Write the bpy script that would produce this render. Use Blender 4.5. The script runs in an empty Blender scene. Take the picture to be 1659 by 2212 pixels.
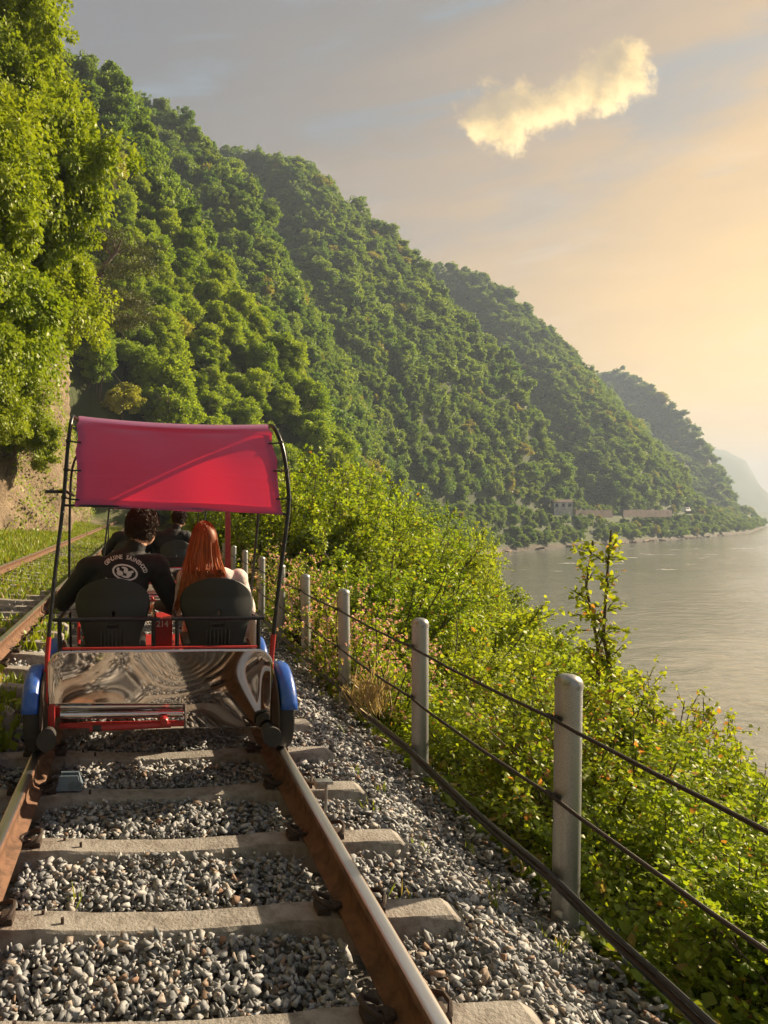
import bpy, bmesh, math, random
import numpy as np
from mathutils import Vector, Matrix, Quaternion
from mathutils.bvhtree import BVHTree
sc = bpy.context.scene
C = sc.collection
R = math.radians
rng = np.random.default_rng(7)
random.seed(7)

# ------------------------------------------------------------------ camera
F, PPX, YH, VPX, W0 = 1420.0, 390.0, 1103.0, 310.0, 1659.0   # photo units (1659 x 2212)
CAMZ = 1.638
YAW = math.atan((PPX - VPX) / F)
cd = bpy.data.cameras.new('camera'); cam = bpy.data.objects.new('camera', cd); C.objects.link(cam)
cam.location = (0, 0, CAMZ); cam.rotation_euler = (R(90), 0, -YAW)
cd.sensor_fit = 'HORIZONTAL'; cd.sensor_width = 36; cd.lens = 36 * F / W0
cd.shift_x = (W0 / 2 - PPX) / W0
cd.shift_y = -(1106 - YH) / W0
cd.clip_start = 0.05; cd.clip_end = 9000
sc.camera = cam

# ------------------------------------------------------------------ light
AZ, EL = R(73), R(25.5)
TOSUN = Vector((math.sin(AZ) * math.cos(EL), math.cos(AZ) * math.cos(EL), math.sin(EL)))
ld = bpy.data.lights.new('sun', 'SUN'); ld.energy = 4.3; ld.angle = R(0.6); ld.color = (1.0, 0.80, 0.54)
sun = bpy.data.objects.new('sun', ld); C.objects.link(sun); sun.rotation_euler = (-TOSUN).to_track_quat('-Z', 'Y').to_euler()
sun.location = (60, 40, 60)
vs = sc.view_settings; vs.view_transform = 'Standard'; vs.look = 'None'; vs.gamma = 1; vs.use_curve_mapping = False
vs.exposure = 1.62
sc.cycles.use_denoising = True
sc.cycles.use_adaptive_sampling = True; sc.cycles.adaptive_threshold = 0.02
sc.cycles.max_bounces = 5; sc.cycles.diffuse_bounces = 2; sc.cycles.glossy_bounces = 3
sc.cycles.transmission_bounces = 4; sc.cycles.volume_bounces = 0; sc.cycles.transparent_max_bounces = 6
sc.cycles.sample_clamp_indirect = 6


class N:
    """small node-tree helper"""
    def __init__(s, tree): s.t = tree
    def add(s, kind, ins=None, **kw):
        n = s.t.nodes.new(kind)
        for k, v in kw.items(): setattr(n, k, v)
        for k, v in (ins or {}).items():
            if isinstance(v, bpy.types.NodeSocket): s.t.links.new(v, n.inputs[k])
            else: n.inputs[k].default_value = v
        return n
    def m(s, op, a, b=0.0, c=None, clamp=False):
        n = s.add('ShaderNodeMath', {0: a, 1: b}, operation=op, use_clamp=clamp)
        if c is not None:
            if isinstance(c, bpy.types.NodeSocket): s.t.links.new(c, n.inputs[2])
            else: n.inputs[2].default_value = c
        return n.outputs[0]
    def mix(s, f, a, b, mode='MIX'):
        n = s.add('ShaderNodeMix', data_type='RGBA', blend_type=mode)
        for k, v in ((0, f), (6, a), (7, b)):
            if isinstance(v, bpy.types.NodeSocket): s.t.links.new(v, n.inputs[k])
            else: n.inputs[k].default_value = v if k == 0 or len(v) == 4 else (*v, 1)
        return n.outputs[2]
    def ramp(s, f, stops, interp='LINEAR'):
        n = s.add('ShaderNodeValToRGB', {0: f}); e = n.color_ramp.elements; n.color_ramp.interpolation = interp
        while len(e) < len(stops): e.new(0.5)
        for q, (p, c) in zip(e, stops):
            q.position = p; q.color = (*c, 1) if hasattr(c, '__len__') else (c, c, c, 1)
        return n.outputs[0]
    def smooth(s, v, a, b):
        n = s.add('ShaderNodeMapRange', {0: v, 1: a, 2: b, 3: 0.0, 4: 1.0}, interpolation_type='SMOOTHSTEP')
        return n.outputs[0]
    def noise(s, vec, scale, detail=4, rough=0.55, dist=0.0, out=0):
        return s.add('ShaderNodeTexNoise', {'Vector': vec, 'Scale': scale, 'Detail': detail, 'Roughness': rough, 'Distortion': dist}).outputs[out]


w = bpy.data.worlds.new('World'); sc.world = w; w.use_nodes = True
nt = w.node_tree; nt.nodes.clear(); g = N(nt)
tc = g.add('ShaderNodeTexCoord').outputs['Generated']
sep = g.add('ShaderNodeSeparateXYZ', {0: tc}); dx, dy, dz = sep.outputs
azim = g.m('ARCTAN2', dx, dy)
hor = g.m('SQRT', g.m('ADD', g.m('MULTIPLY', dx, dx), g.m('MULTIPLY', dy, dy)))
elev = g.m('ARCTAN2', dz, hor)
stre = g.add('ShaderNodeVectorMath', {0: tc, 1: (1.0, 1.0, 4.5)}, operation='MULTIPLY').outputs[0]
n1 = g.noise(stre, 2.3, 6, 0.55, 0.4)
n2 = g.noise(stre, 6.0, 5, 0.6, 0.8)
da = g.m('MULTIPLY', g.m('SUBTRACT', azim, R(56)), 0.80)
de = g.m('MULTIPLY', g.m('SUBTRACT', elev, R(9)), 1.25)
dist = g.m('SQRT', g.m('ADD', g.m('MULTIPLY', da, da), g.m('MULTIPLY', de, de)))
dist = g.m('ADD', dist, g.m('MULTIPLY', g.m('SUBTRACT', n1, 0.5), 0.42))
base = g.ramp(dist, [(0.0, (0.84, 0.53, 0.17)), (0.16, (0.68, 0.425, 0.145)), (0.33, (0.50, 0.325, 0.145)), (0.52, (0.335, 0.245, 0.155)),
                     (0.72, (0.205, 0.178, 0.15)), (0.95, (0.162, 0.156, 0.152)), (1.0, (0.158, 0.154, 0.153))])
# blue-grey gaps between the thin cloud sheets, more of them higher up
gap = g.m('MULTIPLY', g.smooth(g.m('ADD', n1, g.m('MULTIPLY', g.m('SUBTRACT', n2, 0.5), 0.5)), 0.46, 0.66), g.smooth(elev, R(12), R(36)))
base = g.mix(g.m('MULTIPLY', gap, 0.75), base, (0.20, 0.235, 0.255, 1))
veil = g.m('MULTIPLY', g.smooth(n2, 0.52, 0.75), g.smooth(elev, R(34), R(6)))
base = g.mix(g.m('MULTIPLY', veil, 0.35), base, (0.62, 0.50, 0.40, 1))
sky = g.add('ShaderNodeTexSky', sky_type='NISHITA', sun_disc=False, sun_elevation=EL, sun_rotation=AZ, air_density=1.3, dust_density=2.0)
skyc = g.add('ShaderNodeVectorMath', {0: sky.outputs[0], 'Scale': 0.009}, operation='SCALE').outputs[0]
base = g.mix(1.0, base, skyc, 'ADD')
# one drifting cloud, by direction (gnomonic about +Y)
u = g.m('DIVIDE', dx, g.m('MAXIMUM', dy, 0.05)); v = g.m('DIVIDE', dz, g.m('MAXIMUM', dy, 0.05))
comb = g.add('ShaderNodeCombineXYZ', {0: u, 1: v, 2: 0.0}).outputs[0]
PUFFS = [(1060, 255, 62), (1110, 215, 56), (1095, 272, 52), (1165, 242, 48), (1215, 222, 46), (1260, 187, 52), (1310, 150, 60), (1355, 122, 58), (1372, 165, 50), (1022, 262, 30), (1318, 215, 34)]
def cloud_density(vec):
    wob = g.add('ShaderNodeTexNoise', {'Vector': vec, 'Scale': 15.0, 'Detail': 10.0, 'Roughness': 0.66}).outputs[1]
    uvw = g.add('ShaderNodeVectorMath', {0: g.add('ShaderNodeVectorMath', {0: wob, 1: (0.5, 0.5, 0.5)}, operation='SUBTRACT').outputs[0], 'Scale': 0.095}, operation='SCALE').outputs[0]
    cv = g.add('ShaderNodeVectorMath', {0: vec, 1: uvw}, operation='ADD').outputs[0]
    tot = None
    for (px, py, r) in PUFFS:
        rx_ = (px - PPX) / F; ry_ = (YH - py) / F; dn_ = -rx_ * math.sin(YAW) + math.cos(YAW); cx, cy, rr = (rx_ * math.cos(YAW) + math.sin(YAW)) / dn_, ry_ / dn_, r / F
        dd = g.add('ShaderNodeVectorMath', {0: cv, 1: (cx, cy, 0.0)}, operation='DISTANCE').outputs['Value']
        qd = g.m('DIVIDE', dd, rr * 1.04); val = g.m('EXPONENT', g.m('MULTIPLY', g.m('MULTIPLY', qd, qd), -1.0))
        tot = val if tot is None else g.m('ADD', tot, val)
    return g.m('ADD', tot, g.m('MULTIPLY', g.m('SUBTRACT', g.noise(vec, 36.0, 9, 0.70), 0.5), 1.15))
front = g.m('GREATER_THAN', dy, 0.2)
dens = cloud_density(comb)
dens2 = cloud_density(g.add('ShaderNodeVectorMath', {0: comb, 1: (0.016, -0.020, 0.0)}, operation='ADD').outputs[0])
calpha = g.m('MULTIPLY', g.smooth(dens, 0.32, 1.25), front)
thick = g.smooth(dens, 0.55, 2.6)
lit = g.m('ADD', g.m('MULTIPLY', g.m('SUBTRACT', dens, dens2), 0.42), g.m('SUBTRACT', 0.72, g.m('MULTIPLY', thick, 0.55)), clamp=True)  # light painted into the cloud: bright edges sunward, darker where dense
ccol = g.ramp(lit, [(0.0, (0.30, 0.245, 0.18)), (0.35, (0.46, 0.355, 0.21)), (0.7, (0.76, 0.55, 0.26)), (1.0, (0.98, 0.74, 0.38))])
base = g.mix(g.m('MULTIPLY', calpha, 0.93), base, ccol)
base = g.mix(g.smooth(elev, R(-1), R(-6)), base, (0.10, 0.095, 0.085, 1))
bg = g.add('ShaderNodeBackground', {0: base, 1: 0.50})
nt.links.new(bg.outputs[0], g.add('ShaderNodeOutputWorld').inputs[0])


# ------------------------------------------------------------------ pixel helpers (photo units)
CYW, SYW = math.cos(YAW), math.sin(YAW)
def ray(px, py):
    x, y, z = (px - PPX) / F, 1.0, (YH - py) / F
    return (x * CYW + y * SYW, -x * SYW + y * CYW, z)
def atY(px, py, Y):
    d = ray(px, py); k = Y / d[1]; return Vector((d[0] * k, Y, CAMZ + d[2] * k))
def proj(X, Y, Z):
    xc = X * CYW - Y * SYW; yc = X * SYW + Y * CYW
    return PPX + F * xc / yc, YH - F * (Z - CAMZ) / yc

# ------------------------------------------------------------------ mesh helpers
def mesh_np(name, V, T=None, Q=None, smooth=False):
    me = bpy.data.meshes.new(name)
    V = np.asarray(V, np.float32).reshape(-1, 3)
    T = np.zeros((0, 3), np.int32) if T is None else np.asarray(T, np.int32).reshape(-1, 3)
    Q = np.zeros((0, 4), np.int32) if Q is None else np.asarray(Q, np.int32).reshape(-1, 4)
    me.vertices.add(len(V)); me.vertices.foreach_set('co', V.ravel())
    me.loops.add(T.size + Q.size); me.loops.foreach_set('vertex_index', np.concatenate([T.ravel(), Q.ravel()]).astype(np.int32))
    n = len(T) + len(Q); me.polygons.add(n)
    st = np.concatenate([np.arange(len(T)) * 3, T.size + np.arange(len(Q)) * 4]).astype(np.int32)
    me.polygons.foreach_set('loop_start', st)
    me.update(calc_edges=True)
    if smooth: me.polygons.foreach_set('use_smooth', np.ones(n, bool))
    me.validate()
    return me

class MB:
    """collects shapes into ONE mesh"""
    def __init__(s): s.v = []; s.f = []; s.mi = []; s.cur = 0
    def add(s, vs_, fs):
        o = len(s.v); s.v.extend([tuple(p) for p in vs_]); s.f.extend([tuple(i + o for i in f) for f in fs]); s.mi.extend([s.cur] * len(fs)); return s
    def box(s, c, d, rot=None, bev=0.0):
        bm = bmesh.new(); bmesh.ops.create_cube(bm, size=1.0); bmesh.ops.scale(bm, vec=d, verts=bm.verts)
        if bev: bmesh.ops.bevel(bm, geom=bm.edges[:], offset=bev, segments=2, affect='EDGES', profile=0.6)
        M = Matrix.Translation(c) @ (rot.to_4x4() if rot is not None else Matrix())
        bmesh.ops.transform(bm, matrix=M, verts=bm.verts); bm.verts.index_update()
        s.add([v.co for v in bm.verts], [[v.index for v in f.verts] for f in bm.faces]); bm.free(); return s
    def tube(s, pts, r, seg=8, cap=True):
        pts = [Vector(p) for p in pts]; n = len(pts)
        rs = r if hasattr(r, '__len__') else [r] * n
        vs_, fs = [], []
        up = None
        for i, p in enumerate(pts):
            t = (pts[min(i + 1, n - 1)] - pts[max(i - 1, 0)]).normalized()
            if up is None: up = t.orthogonal().normalized()
            up = (up - t * up.dot(t)); up = up.normalized() if up.length > 1e-6 else t.orthogonal().normalized()
            b = t.cross(up)
            for k in range(seg):
                a = 2 * math.pi * k / seg
                vs_.append(p + (up * math.cos(a) + b * math.sin(a)) * rs[i])
        for i in range(n - 1):
            for k in range(seg):
                k2 = (k + 1) % seg
                fs.append((i * seg + k, i * seg + k2, (i + 1) * seg + k2, (i + 1) * seg + k))
        if cap:
            fs.append(tuple(range(seg - 1, -1, -1))); fs.append(tuple((n - 1) * seg + k for k in range(seg)))
        return s.add(vs_, fs)
    def lathe(s, prof, axis='Z', c=(0, 0, 0), seg=24):
        """prof: (radius, height) list"""
        vs_, fs = [], []; n = len(prof)
        for (r, h) in prof:
            for k in range(seg):
                a = 2 * math.pi * k / seg; x, y = r * math.cos(a), r * math.sin(a)
                q = {'Z': (x, y, h), 'X': (h, x, y), 'Y': (x, h, y)}[axis]
                vs_.append((q[0] + c[0], q[1] + c[1], q[2] + c[2]))
        for i in range(n - 1):
            for k in range(seg):
                k2 = (k + 1) % seg; fs.append((i * seg + k, i * seg + k2, (i + 1) * seg + k2, (i + 1) * seg + k))
        fs.append(tuple(range(seg - 1, -1, -1))); fs.append(tuple((n - 1) * seg + k for k in range(seg)))
        return s.add(vs_, fs)
    def grid(s, P):
        n, m_ = len(P), len(P[0]); vs_ = [p for row in P for p in row]
        return s.add(vs_, [(i * m_ + j, i * m_ + j + 1, (i + 1) * m_ + j + 1, (i + 1) * m_ + j) for i in range(n - 1) for j in range(m_ - 1)])
    def ellipsoid(s, c, r, rot=None, seg=14, ring=9):
        vs_, fs = [], []
        for i in range(ring + 1):
            th = math.pi * i / ring
            for k in range(seg):
                a = 2 * math.pi * k / seg
                p = Vector((r[0] * math.sin(th) * math.cos(a), r[1] * math.sin(th) * math.sin(a), r[2] * math.cos(th)))
                if rot is not None: p = rot @ p
                vs_.append(p + Vector(c))
        for i in range(ring):
            for k in range(seg):
                k2 = (k + 1) % seg; fs.append((i * seg + k, (i + 1) * seg + k, (i + 1) * seg + k2, i * seg + k2))
        return s.add(vs_, fs)
    def mesh(s, name, smooth=True, angle=40):
        me = bpy.data.meshes.new(name); me.from_pydata(s.v, [], s.f); me.update()
        bm = bmesh.new(); bm.from_mesh(me); bmesh.ops.remove_doubles(bm, verts=bm.verts, dist=1e-6)
        bmesh.ops.recalc_face_normals(bm, faces=bm.faces)
        for e in bm.edges:
            e.smooth = not (len(e.link_faces) == 2 and e.calc_face_angle(0) > R(angle))
        for f in bm.faces: f.smooth = smooth
        ok = len(bm.faces) == len(s.mi)
        bm.to_mesh(me); bm.free()
        if ok and any(s.mi): me.polygons.foreach_set('material_index', s.mi)
        return me

def obj(name, me, mats=None, parent=None, loc=None, rot=None):
    if isinstance(me, MB): me = me.mesh(name)
    if mats is not None and not me.materials:
        for mm in (mats if isinstance(mats, (list, tuple)) else [mats]): me.materials.append(mm)
    o = bpy.data.objects.new(name, me); C.objects.link(o)
    if parent is not None: o.parent = parent
    if loc is not None: o.location = loc
    if rot is not None: o.rotation_euler = rot
    return o
def tag(o, label, cat, group=None):
    o['label'] = label; o['category'] = cat
    if group: o['group'] = group
    return o
def kind(o, k, label=None, cat=None):
    o['kind'] = k
    if label: o['label'] = label
    if cat: o['category'] = cat
    return o
def thing(name, label, cat, loc=(0, 0, 0), rot=(0, 0, 0), group=None):
    o = bpy.data.objects.new(name, None); C.objects.link(o); o.location = loc; o.rotation_euler = rot; o.empty_display_size = 0.2
    return tag(o, label, cat, group)
def copy_tree(o, parent=None, skip=()):
    c = o.copy(); C.objects.link(c); c.parent = parent
    if parent is not None: c.matrix_parent_inverse = o.matrix_parent_inverse
    for ch in list(o.children):
        if ch.name.split('.')[0] not in skip: copy_tree(ch, c, skip)
    return c

# ------------------------------------------------------------------ materials
def mat(name, col, rough=0.6, metal=0.0, spec=0.5, bump=None, var=None, **kw):
    """bump=(scale,strength,dist) var=(scale, colour2, lo, hi)"""
    m = bpy.data.materials.new(name); m.use_nodes = True; n = N(m.node_tree); b = m.node_tree.nodes['Principled BSDF']
    b.inputs['Base Color'].default_value = (*col, 1); b.inputs['Roughness'].default_value = rough
    b.inputs['Metallic'].default_value = metal; b.inputs['Specular IOR Level'].default_value = spec
    tc_ = n.add('ShaderNodeTexCoord').outputs['Object']
    if var:
        f = n.smooth(n.noise(tc_, var[0], 6, 0.6), var[2], var[3])
        m.node_tree.links.new(n.mix(f, col, var[1]), b.inputs['Base Color'])
        rr = n.add('ShaderNodeMapRange', {0: f, 3: rough * 0.85, 4: min(1, rough * 1.2)}).outputs[0]
        m.node_tree.links.new(rr, b.inputs['Roughness'])
    if bump:
        bn = n.add('ShaderNodeBump', {'Height': n.noise(tc_, bump[0], 6, 0.6), 'Strength': bump[1], 'Distance': bump[2]})
        m.node_tree.links.new(bn.outputs[0], b.inputs['Normal'])
    for k, v_ in kw.items(): b.inputs[k].default_value = v_
    return m
def leaf_mat(name, c1, c2, c3=None, f3=0.9, tr=0.35, rand=0.5, odd=None):
    m = bpy.data.materials.new(name); m.use_nodes = True; t = m.node_tree; t.nodes.clear(); n = N(t)
    ri = n.add('ShaderNodeNewGeometry').outputs['Random Per Island']
    oi = n.add('ShaderNodeObjectInfo').outputs['Random']
    f = n.m('ADD', n.m('MULTIPLY', ri, 1 - rand), n.m('MULTIPLY', oi, rand))
    c = n.mix(f, c1, c2)
    if odd: c = n.mix(n.m('MULTIPLY', n.m('GREATER_THAN', oi, 0.965), 0.6), c, odd)
    if c3: c = n.mix(n.m('GREATER_THAN', n.m('FRACT', n.m('MULTIPLY', ri, 7.31)), f3), c, c3)
    d = n.add('ShaderNodeBsdfDiffuse', {0: c})
    tcol = n.mix(1.0, c, (1.25, 1.2, 0.5, 1), 'MULTIPLY')
    tl = n.add('ShaderNodeBsdfTranslucent', {0: tcol})
    gl = n.add('ShaderNodeBsdfGlossy', {0: (1, 1, 1, 1), 'Roughness': 0.45})
    s1 = n.add('ShaderNodeMixShader', {0: tr, 1: d.outputs[0], 2: tl.outputs[0]})
    s2 = n.add('ShaderNodeMixShader', {0: 0.025, 1: s1.outputs[0], 2: gl.outputs[0]})
    t.links.new(s2.outputs[0], n.add('ShaderNodeOutputMaterial').inputs[0])
    return m

M = {}
M['bark'] = mat('bark', (0.10, 0.075, 0.055), 0.9, bump=(30, 0.6, 0.02))
M['leaf_hill'] = leaf_mat('leaf_hill', (0.080, 0.178, 0.040), (0.265, 0.345, 0.060), tr=0.52, rand=0.62, odd=(0.34, 0.27, 0.08))
M['leaf_cliff'] = leaf_mat('leaf_cliff', (0.15, 0.235, 0.018), (0.31, 0.37, 0.032), tr=0.45, rand=0.4)
M['leaf_slope'] = leaf_mat('leaf_slope', (0.155, 0.275, 0.026), (0.37, 0.45, 0.048), tr=0.48, rand=0.5, odd=(0.42, 0.38, 0.09))
M['leaf_bank'] = leaf_mat('leaf_bank', (0.145, 0.255, 0.018), (0.38, 0.44, 0.036), (0.40, 0.20, 0.06), 0.985, tr=0.55, rand=0.45)
M['leaf_red'] = leaf_mat('leaf_red', (0.16, 0.25, 0.020), (0.37, 0.41, 0.036), (0.42, 0.20, 0.07), 0.93, tr=0.55, rand=0.4)
M['needle'] = leaf_mat('needle', (0.06, 0.085, 0.025), (0.13, 0.14, 0.04), tr=0.15)
M['blossom'] = leaf_mat('blossom', (0.66, 0.30, 0.40), (0.78, 0.58, 0.62), tr=0.4, rand=0.1)
M['grass'] = leaf_mat('grass', (0.14, 0.22, 0.016), (0.27, 0.32, 0.03), (0.38, 0.30, 0.12), 0.9, tr=0.4, rand=0.1)
M['straw'] = leaf_mat('straw', (0.36, 0.27, 0.15), (0.46, 0.37, 0.22), tr=0.3, rand=0.1)
M['concrete'] = mat('concrete', (0.30, 0.28, 0.255), 0.9, bump=(60, 0.7, 0.012), var=(13, (0.185, 0.165, 0.145), 0.42, 0.68))
M['rust'] = mat('rust', (0.155, 0.075, 0.040), 0.85, metal=0.15, bump=(70, 0.35, 0.004), var=(14, (0.085, 0.050, 0.034), 0.4, 0.68))
M['clip'] = mat('clip', (0.055, 0.038, 0.030), 0.75, metal=0.3, bump=(80, 0.4, 0.004))
M['galv'] = mat('galv', (0.40, 0.41, 0.42), 0.46, metal=0.7, bump=(160, 0.08, 0.002), var=(190, (0.33, 0.335, 0.34), 0.40, 0.62))
M['galv_cap'] = mat('galv_cap', (0.36, 0.37, 0.37), 0.42, metal=0.75, var=(30, (0.24, 0.22, 0.20), 0.45, 0.66))
M['wire'] = mat('wire', (0.030, 0.022, 0.018), 0.55, metal=0.4, bump=(140, 0.5, 0.003))
M['conduit'] = mat('conduit', (0.012, 0.012, 0.013), 0.32)
M['blackmetal'] = mat('blackmetal', (0.014, 0.015, 0.019), 0.35, metal=0.2, var=(18, (0.03, 0.03, 0.034), 0.5, 0.7))
M['plastic'] = mat('plastic', (0.016, 0.018, 0.017), 0.5, bump=(220, 0.15, 0.002))
M['rubber'] = mat('rubber', (0.020, 0.020, 0.020), 0.75, var=(20, (0.05, 0.042, 0.034), 0.45, 0.7))
M['blue'] = mat('blue', (0.020, 0.090, 0.40), 0.38, bump=(14, .12, .01), var=(22, (0.075, 0.135, 0.33), 0.48, 0.75))
M['red'] = mat('red', (0.36, 0.022, 0.022), 0.4, var=(16, (0.25, 0.018, 0.018), 0.45, 0.7))
M['chrome'] = mat('chrome', (0.66, 0.64, 0.62), 0.10, metal=1.0)
M['mirror'] = mat('mirror', (0.64, 0.58, 0.54), 0.05, metal=1.0, var=(30, (0.60, 0.56, 0.53), 0.5, 0.8))
M['skin'] = mat('skin', (0.50, 0.28, 0.19), 0.5)
M['jacket'] = mat('jacket', (0.0085, 0.010, 0.011), 0.8, bump=(9, 0.5, 0.03))
M['jeans'] = mat('jeans', (0.012, 0.014, 0.02), 0.9)
M['shirt'] = mat('shirt', (0.68, 0.56, 0.52), 0.8, bump=(8, 0.6, 0.03))
M['print'] = mat('print', (0.62, 0.60, 0.60), 0.7)
M['white'] = mat('white', (0.75, 0.74, 0.72), 0.6)
M['greybox'] = mat('greybox', (0.11, 0.15, 0.19), 0.55, var=(12, (0.065, 0.085, 0.105), 0.45, 0.7))

def hair_mat(name, c1, c2):
    m = mat(name, c1, 0.42); t = m.node_tree; n = N(t); b = t.nodes['Principled BSDF']
    ri = n.add('ShaderNodeNewGeometry').outputs['Random Per Island']
    t.links.new(n.mix(ri, c1, c2), b.inputs['Base Color']); b.inputs['Specular IOR Level'].default_value = 0.25; b.inputs['Roughness'].default_value = 0.5
    return m
M['hair_dark'] = hair_mat('hair_dark', (0.018, 0.011, 0.008), (0.05, 0.026, 0.014))
M['hair_red'] = hair_mat('hair_red', (0.17, 0.045, 0.015), (0.50, 0.155, 0.045))

def steel_mat():
    m = bpy.data.materials.new('rail_top'); m.use_nodes = True; t = m.node_tree; n = N(t); b = t.nodes['Principled BSDF']
    p = n.add('ShaderNodeTexCoord').outputs['Object']
    s = n.add('ShaderNodeVectorMath', {0: p, 1: (60.0, 1.6, 1.0)}, operation='MULTIPLY').outputs[0]
    f = n.noise(s, 1.0, 5, 0.6)
    t.links.new(n.mix(n.smooth(f, 0.45, 0.85), (0.62, 0.62, 0.63), (0.33, 0.26, 0.21)), b.inputs['Base Color'])
    t.links.new(n.add('ShaderNodeMapRange', {0: f, 3: 0.22, 4: 0.5}).outputs[0], b.inputs['Roughness'])
    b.inputs['Metallic'].default_value = 1.0
    return m
M['rail_top'] = steel_mat()

def canopy_mat():
    m = bpy.data.materials.new('canopy_cloth'); m.use_nodes = True; t = m.node_tree; t.nodes.clear(); n = N(t)
    p = n.add('ShaderNodeTexCoord').outputs['Object']
    f = n.noise(p, 4.0, 4, 0.5)
    c = n.mix(f, (0.35, 0.075, 0.26), (0.40, 0.095, 0.29))
    st_ = n.add('ShaderNodeVectorMath', {0: p, 1: (1.2, 1.0, 5.0)}, operation='MULTIPLY').outputs[0]
    hh_ = n.m('ADD', n.m('MULTIPLY', n.noise(p, 300, 2, 0.5), 0.05), n.noise(st_, 2.2, 4, 0.55, 0.6))
    bp = n.add('ShaderNodeBump', {'Height': hh_, 'Strength': 0.5, 'Distance': 0.02}).outputs[0]
    d = n.add('ShaderNodeBsdfDiffuse', {0: c, 'Normal': bp})
    tl = n.add('ShaderNodeBsdfTranslucent', {0: (0.98, 0.02, 0.045, 1)})
    gl = n.add('ShaderNodeBsdfGlossy', {0: (0.9, 0.75, 0.8, 1), 'Roughness': 0.42, 'Normal': bp})
    s1 = n.add('ShaderNodeMixShader', {0: 0.42, 1: d.outputs[0], 2: tl.outputs[0]})
    fr = n.add('ShaderNodeLayerWeight', {0: 0.35}).outputs['Facing']
    s2 = n.add('ShaderNodeMixShader', {0: n.m('ADD', n.m('MULTIPLY', fr, 0.50), 0.05), 1: s1.outputs[0], 2: gl.outputs[0]})
    t.links.new(s2.outputs[0], n.add('ShaderNodeOutputMaterial').inputs[0])
    return m
M['canopy'] = canopy_mat()

def stone_mat():
    m = bpy.data.materials.new('ballast_stone'); m.use_nodes = True; t = m.node_tree; n = N(t); b = t.nodes['Principled BSDF']
    ri = n.add('ShaderNodeNewGeometry').outputs['Random Per Island']
    c = n.ramp(ri, [(0.0, (0.15, 0.158, 0.17)), (0.25, (0.25, 0.262, 0.28)), (0.5, (0.40, 0.40, 0.405)), (0.66, (0.30, 0.315, 0.335)), (0.84, (0.50, 0.495, 0.485)),
                    (0.93, (0.34, 0.27, 0.21)), (0.97, (0.24, 0.14, 0.09)), (1.0, (0.52, 0.51, 0.49))])
    p = n.add('ShaderNodeTexCoord').outputs['Object']
    f = n.noise(p, 55, 5, 0.65)
    c = n.mix(n.smooth(f, 0.38, 0.68), c, n.mix(1.0, c, (0.55, 0.54, 0.53, 1), 'MULTIPLY'))
    t.links.new(c, b.inputs['Base Color']); b.inputs['Roughness'].default_value = 0.82
    bn = n.add('ShaderNodeBump', {'Height': n.noise(p, 130, 4, 0.6), 'Strength': 0.4, 'Distance': 0.006})
    t.links.new(bn.outputs[0], b.inputs['Normal'])
    return m
M['stone'] = stone_mat()

# ------------------------------------------------------------------ terrain
def vnoise(x, y, seed):
    r = np.random.default_rng(seed).random((256, 256))
    xi = np.floor(x).astype(int); yi = np.floor(y).astype(int); fx = x - xi; fy = y - yi
    fx = fx * fx * (3 - 2 * fx); fy = fy * fy * (3 - 2 * fy)
    a = r[xi % 256, yi % 256]; b = r[(xi + 1) % 256, yi % 256]; c = r[xi % 256, (yi + 1) % 256]; d = r[(xi + 1) % 256, (yi + 1) % 256]
    return (a * (1 - fx) + b * fx) * (1 - fy) + (c * (1 - fx) + d * fx) * fy - 0.5
def fbm(x, y, sc_, seed, oct=4):
    s = 0; a = 1.0
    for i in range(oct):
        s = s + a * vnoise(x / sc_ + 31.7 * i, y / sc_ + 17.3 * i, seed + i); a *= 0.5; sc_ = sc_ / 2.03
    return s
WATER = CAMZ - 13.0
SHY = [-300, 0, 30, 60, 100, 150, 200, 250, 300, 360, 520, 800, 1200, 2600]
SHX = [28, 28, 28.5, 36, 51, 77, 113, 188, 265, 350, 520, 760, 1250, 2600]
def shore(Y): return np.interp(Y, SHY, SHX)
TREE_H = 6.5
def spur(pts, Y0, Y1, p0, p1):
    out = []
    for (a, b) in pts:
        Y = float(np.interp(a, [p0, p1], [Y0, Y1])); out.append(((a - VPX) / F * Y, CAMZ + (YH - b) / F * Y - TREE_H, Y))
    return [q[0] for q in out], [q[1] for q in out], [q[2] for q in out]
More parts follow.
